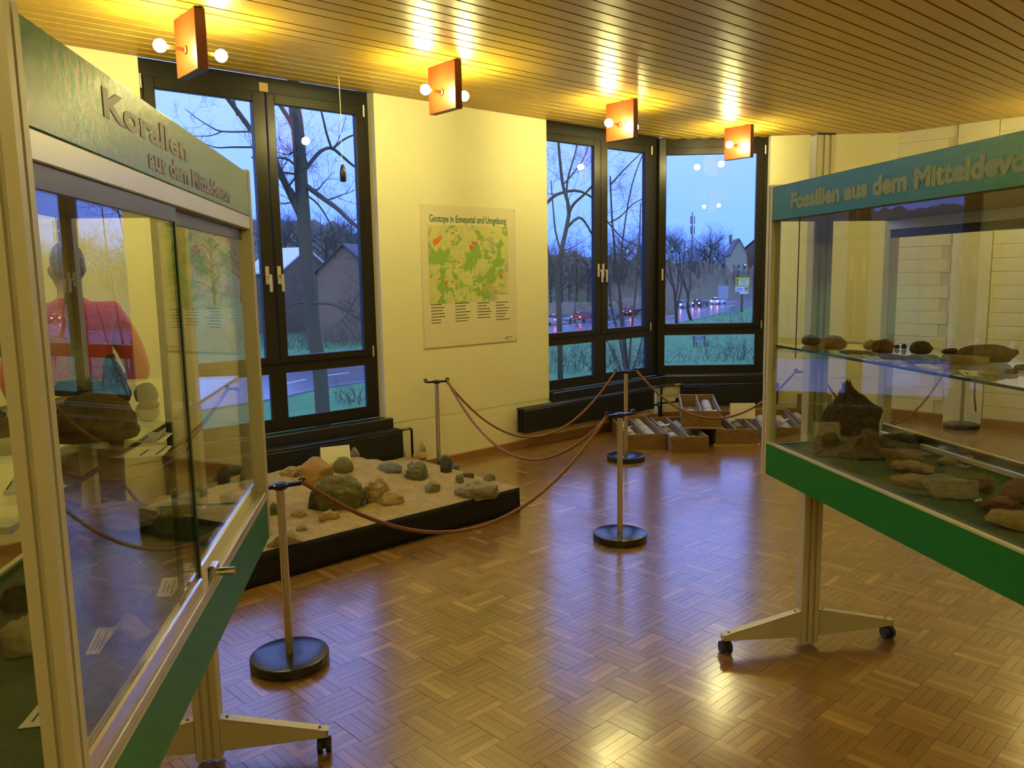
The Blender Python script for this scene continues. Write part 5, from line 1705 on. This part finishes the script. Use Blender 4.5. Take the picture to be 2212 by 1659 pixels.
MB().box(-1.3, -.25, 92 * s - .25, 1.2, -.1, 92 * s + .12).build('tube_lamp', M['neon'], t)
hp = G(716, 722); s = px_scale(hp)
t = thing('shed', 'pale blue shed between the big trunk and the large gable house', 'shed', hp, rad(-6))
MB().prism([(-25 * s, 0, 0), (27 * s, 0, 0), (27 * s, 0, 40 * s), (-8 * s, 0, 74 * s), (-25 * s, 0, 76 * s)], (0, 5, 0)).build('wall', M['tarp'], t)
MB().prism([(28.5 * s, -.2, 38 * s), (-8 * s, -.2, 74 * s), (-8 * s, -.2, 76.5 * s), (28.5 * s, -.2, 41 * s)][::-1], (0, 5.4, 0)).build('roof', M['roof_snow'], t)
hp = G(1594, 636); s = px_scale(hp)
gable_house('house', 'light old house with a chimney behind the yellow road sign', hp, rad(-8), 34 * s, 12, 88 * s, 118 * s, M['house_light'], M['roof_dark'],
            windows=[(x * s, z * s, 5 * s, 8 * s) for x in (-12, -2, 8) for z in (14, 34, 56)], chimney=(-2, 3, 108 * s, 128 * s))
hp = G(1634, 634); s = px_scale(hp)
gable_house('house', 'dark house with a broad roof at the right edge of the wide window sash', hp, rad(-80), 20, 44 * s, 92 * s, 118 * s, M['house_mid'], M['roof_dark'])
hp = G(1570, 628); s = px_scale(hp)
gable_house('house', 'small pale building behind the back of the grey road sign', hp, rad(5), 44 * s, 8, 18 * s, 30 * s, M['house_light'], M['roof_dark'], windows=[(-12 * s, 5 * s, 6 * s, 7 * s), (4 * s, 5 * s, 6 * s, 7 * s)])
mp = at_depth(1494, 600, 420); mp.z = GZ
t = thing('mast', 'thin antenna mast above the trees outside the wide window sash', 'mast', mp)
h = at_depth(1494, 458, 420).z - GZ
MB().tube([(0, 0, 0), (0, 0, h)], [.55, .3], 8).build('pole', M['metal_grey'], t)
for z in (h - 4, h - 9):
    for a in (0, 2.1, 4.2):
        MB().box(1.1 * math.cos(a) - .25, 1.1 * math.sin(a) - .25, z - 2, 1.1 * math.cos(a) + .25, 1.1 * math.sin(a) + .25, z + 2).build('antenna', M['metal_grey'], t)

# ------------------------------------------------------------------ cars
def car(label, p, heading, m, van=False, tails=M['tail'], head=False, group='cars waiting on the wet road'):
    rz = math.atan2(heading.y, heading.x)
    t = thing('car', label, 'car', p, rz, group)
    L, W, Hh = (5.2, 1.95, 2.2) if van else (4.3, 1.76, 1.45)
    prof = [(-L / 2, .28), (-L / 2, .78), (-L / 2 + .12, .92), (L / 2 - 1.1, .95), (L / 2 - .2, .74), (L / 2, .62), (L / 2, .28)]
    if van: prof = [(-L / 2, .28), (-L / 2, 2.1), (-L / 2 + .1, 2.2), (L / 2 - 1.6, 2.2), (L / 2 - .75, 1.25), (L / 2, 1.0), (L / 2, .28)]
    b = MB().prism([(x, 0, z) for x, z in prof][::-1], (0, -W, 0), (0, W / 2, 0)).build('body', m, t)
    if not van:
        cab = [(-L / 2 + .12, .90), (-L / 2 + .55, 1.40), (-.1, 1.45), (.35, 1.38), (1.05, .93)]
        vs, n = [], len(cab)
        for sgn, k in ((1, 0), (-1, 0)):
            for (x, z) in cab:
                vs.append((x, sgn * (W / 2 - .02 - .22 * (z - .9) / .55), z))
        fs = [tuple(range(n)), tuple(range(2 * n - 1, n - 1, -1))] + [(i, i + n, (i + 1) % n + n, (i + 1) % n) for i in range(n)]
        MB().add(vs, [f[::-1] for f in fs]).build('cabin_glass', M['car_glass'], t)
        MB().box(-L / 2 + .6, -W / 2 + .24, 1.405, .1, W / 2 - .24, 1.475).build('roof', m, t)
    else:
        MB().box(-L / 2 - .01, -W / 2 + .2, 1.3, -L / 2 + .02, W / 2 - .2, 1.95).build('rear_glass', M['car_glass'], t)
        MB().prism([(L / 2 - 1.55, 0, 2.1), (L / 2 - .78, 0, 1.3), (L / 2 - .74, 0, 1.34), (L / 2 - 1.52, 0, 2.14)], (0, -W + .3, 0), (0, W / 2 - .15, 0)).build('windscreen', M['car_glass'], t)
    for x in (-L / 2 + .75, L / 2 - .85):
        for s_ in (-1, 1):
            bm = bmesh.new(); bmesh.ops.create_cone(bm, cap_ends=True, segments=16, radius1=.31, radius2=.31, depth=.2)
            MB().frombm(bm, Matrix.Translation((x, s_ * (W / 2 - .06), .31)) @ Matrix.Rotation(PI / 2, 4, 'X')).build('wheel', M['rubber'], t)
    zt = 1.15 if van else .74
    for s_ in (-1, 1):
        MB().bbox(-L / 2 - .04, s_ * (W / 2 - .2) - .14, zt - .10, -L / 2 + .05, s_ * (W / 2 - .2) + .14, zt + .10, .02).build('tail_light', tails, t)
        MB().bbox(L / 2 - .06, s_ * (W / 2 - .25) - .14, .58, L / 2 + .03, s_ * (W / 2 - .25) + .14, .72, .02).build('head_light', M['head'] if head else M['sign_white'], t)
    MB().box(-L / 2 - .02, -.26, .46, -L / 2 + .01, .26, .57).build('number_plate', M['plate'], t)
    MB().box(-L / 2 + (.0 if van else .52), -.2, 2.05 if van else 1.33, -L / 2 + (.03 if van else .6), .2, 2.12 if van else 1.39).build('brake_light', tails, t)
    return t
hd = (G(1560, 657) - G(1440, 669)).normalized()
hd2 = (G(1368, 674) - G(1200, 690)).normalized()
for x, y, m, lab, h_, tl in (
    (1315, 688, 'car_grey', 'grey car with red tail lights, leftmost of the waiting queue', hd2, 'tail'),
    (1368, 681, 'car_black', 'dark car with red tail lights at the right edge of the sashes beside the map', hd2, 'tail'),
    (1447, 671, 'car_blue', 'blue-grey car with red tail lights at the left edge of the wide window sash', hd, 'tail'),
    (1474, 665, 'car_silver', 'silver car between the two slender bare trees', hd, 'tail_warm'),
    (1513, 662, 'car_black', 'black car right of the two slender bare trees', hd, 'tail_warm'),
    (1552, 657, 'car_white', 'white car with bright tail lights at the head of the queue', hd, 'tail_warm'),
    (1262, 694, 'car_red', 'red car half hidden by the mullion of the sashes beside the map', hd2, 'tail'),
    (1210, 700, 'car_silver', 'silver car behind the thin mossy trunk', hd2, 'tail'),
    (1120, 715, 'car_grey', 'grey car on the road hidden behind the map wall', hd2, 'tail'),
    (1040, 722, 'car_white', 'white car on the road hidden behind the map wall', hd2, 'tail')):
    p = G(x, y); p.z = GZ + .022
    car(lab, p, h_, M[m], tails=M[tl])
p = G(1628, 641); p.z = GZ + .022
car('white van with headlights on coming from the right of the wide window sash', p, Vector((-.75, -.6, 0)), M['car_white'], van=True, head=True)

# ------------------------------------------------------------------ signs, signals, fence, bench
def faces(p): return math.atan2(p.y, p.x) - PI / 2
p = G(1602, 668)
t = thing('road_sign', 'large yellow road direction sign with arrows outside the wide window sash', 'sign', p, faces(p)); s = px_scale(p)
for x in (-9, 9): MB().tube([(x * s, .05, 0), (x * s, .05, 68 * s)], .05, 8).build('post', M['metal_grey'], t)
MB().box(-14 * s, -.03, 49 * s, 15 * s, .03, 68 * s).build('upper_board', M['sign_yellow'], t)
MB().box(-14 * s, -.03, 38 * s, 13 * s, .03, 48.2 * s).build('lower_board', M['sign_white'], t)
MB().box(5 * s, -.045, 38.4 * s, 12.7 * s, -.031, 48 * s).build('exit_panel', M['sign_yellow'], t)
MB().box(-6 * s, -.045, 53 * s, 12 * s, -.031, 61 * s).build('name_panel', M['sign_white'], t)
MB().prism([(-11 * s, 0, 51 * s), (-9.6 * s, 0, 51 * s), (-9.6 * s, 0, 62 * s), (-8 * s, 0, 62 * s), (-10.3 * s, 0, 66 * s), (-12.6 * s, 0, 62 * s), (-11 * s, 0, 62 * s)], (0, .012, 0), (0, -.046, 0)).build('arrow', M['ink'], t)
MB().prism([(6 * s, 0, 42.4 * s), (9 * s, 0, 42.4 * s), (9 * s, 0, 40.8 * s), (12 * s, 0, 43.2 * s), (9 * s, 0, 45.6 * s), (9 * s, 0, 44 * s), (6 * s, 0, 44 * s)], (0, .012, 0), (0, -.058, 0)).build('arrow', M['ink'], t)
for z in (55, 57.4, 59.5): MB().box(-4 * s, -.05, z * s, 9 * s, -.0455, (z + .7) * s).build('text_line', M['ink'], t)
for z in (41, 44): MB().box(-12 * s, -.05, z * s, 2 * s, -.031, (z + .9) * s).build('text_line', M['ink'], t)
MB().box(-5 * s, -.03, 33 * s, 13 * s, .03, 37.2 * s).build('small_board', M['sign_white'], t)
p = G(1561, 683)
t = thing('road_sign', 'grey back of a road sign on two posts in front of the white car', 'sign', p, faces(p)); s = px_scale(p)
for x in (-6, 5.5): MB().tube([(x * s, .05, 0), (x * s, .05, 66 * s)], .045, 8).build('post', M['metal_grey'], t)
MB().box(-10 * s, -.03, 38 * s, 11 * s, .02, 65 * s).build('board', M['sign_grey'], t)
def signal(label, p, hpx, lit):
    t = thing('traffic_light', label, 'traffic light', p, faces(p)); s = px_scale(p)
    MB().tube([(0, 0, 0), (0, 0, hpx * s)], .06, 8).build('pole', M['metal_grey'], t)
    MB().bbox(-.16, -.14, hpx * s - .1, .16, .12, hpx * s + .9, .03).build('housing', M['plastic_black'], t)
    for k in range(3):
        mb = MB().sphere((0, 0, 0), .11, 10, 6)
        mb.build('lens', M['tail_warm'] if k == lit else M['car_glass'], t).location = (0, -.15, hpx * s + .75 - .3 * k)
signal('traffic light showing red at the right edge of the wide window sash', G(1608, 648), 68, 0)
signal('traffic light showing red above the grey sign back, left one of two', G(1557, 640), 26, 0)
signal('traffic light showing red above the grey sign back, right one of two', G(1566, 640), 26, 0)
p = G(1543, 640); t = thing('round_sign', 'round sign on a thin post before the dark trees', 'sign', p, faces(p)); s = px_scale(p)
MB().tube([(0, 0, 0), (0, 0, 42 * s)], .05, 6).build('post', M['metal_grey'], t)
mb = MB().lathe([(3.2 * s, -.02), (3.2 * s, .02)], 20); o = mb.build('disc', M['sign_grey'], t); o.location = (0, -.08, 41 * s); o.rotation_euler = (PI / 2, 0, 0)
p = G(1602, 674); t = thing('wooden_post', 'thick brown post below the yellow road sign', 'post', p); s = px_scale(p)
MB().bbox(-2.4 * s, -2.4 * s, 0, 2.4 * s, 2.4 * s, 36 * s, .05).build('shaft', M['post_brown'], t)
MB().bbox(-2.7 * s, -2.7 * s, 36 * s, 2.7 * s, 2.7 * s, 37.5 * s, .03).build('cap', M['post_brown'], t)
a, b = G(1577, 680), G(1601, 673)
t = thing('guard_rail', 'short dark guard fence beside the brown post', 'fence', a, math.atan2((b - a).y, (b - a).x)); L = (b - a).length; s = px_scale(a)
for k in range(6): MB().box(L * k / 5 - .04, -.04, 0, L * k / 5 + .04, .04, 18 * s).build('post', M['metal_grey'], t)
for z in (17, 3): MB().box(0, -.03, z * s, L, .03, (z + 1) * s).build('rail', M['metal_grey'], t)
MB().box(0, -.01, 4 * s, L * .42, .01, 17 * s).build('panel', M['metal_grey'], t)
p = G(1581, 690); t = thing('marker_post', 'white marker post with dark bands on the grass verge', 'post', p, faces(p)); s = px_scale(p)
MB().bbox(-.06, -.04, 0, .06, .04, 17 * s, .01).build('shaft', M['sign_white'], t)
for z in (4, 8, 12): MB().box(-.065, -.045, z * s, .065, .045, (z + 1.6) * s).build('band', M['ink'], t)
p = G(1514, 748); t = thing('bench', 'wooden park bench on the lawn outside the wide window sash', 'bench', p, faces(p) + rad(35))
for k in range(3): MB().box(-.8, -.18 + .15 * k, .42, .8, -.06 + .15 * k, .46).build('seat_slat', M['metal_grey'], t)
for k in range(3): MB().box(-.8, .28 + .02 * k, .55 + .14 * k, .8, .31 + .02 * k, .66 + .14 * k).build('back_slat', M['metal_grey'], t)
for x in (-.6, .6):
    f = MB(); f.box(x - .04, -.2, 0, x + .04, -.12, .42); f.box(x - .04, .22, 0, x + .04, .29, .98); f.box(x - .04, -.2, .37, x + .04, .29, .42)
    f.build('leg', M['post_brown'], t)
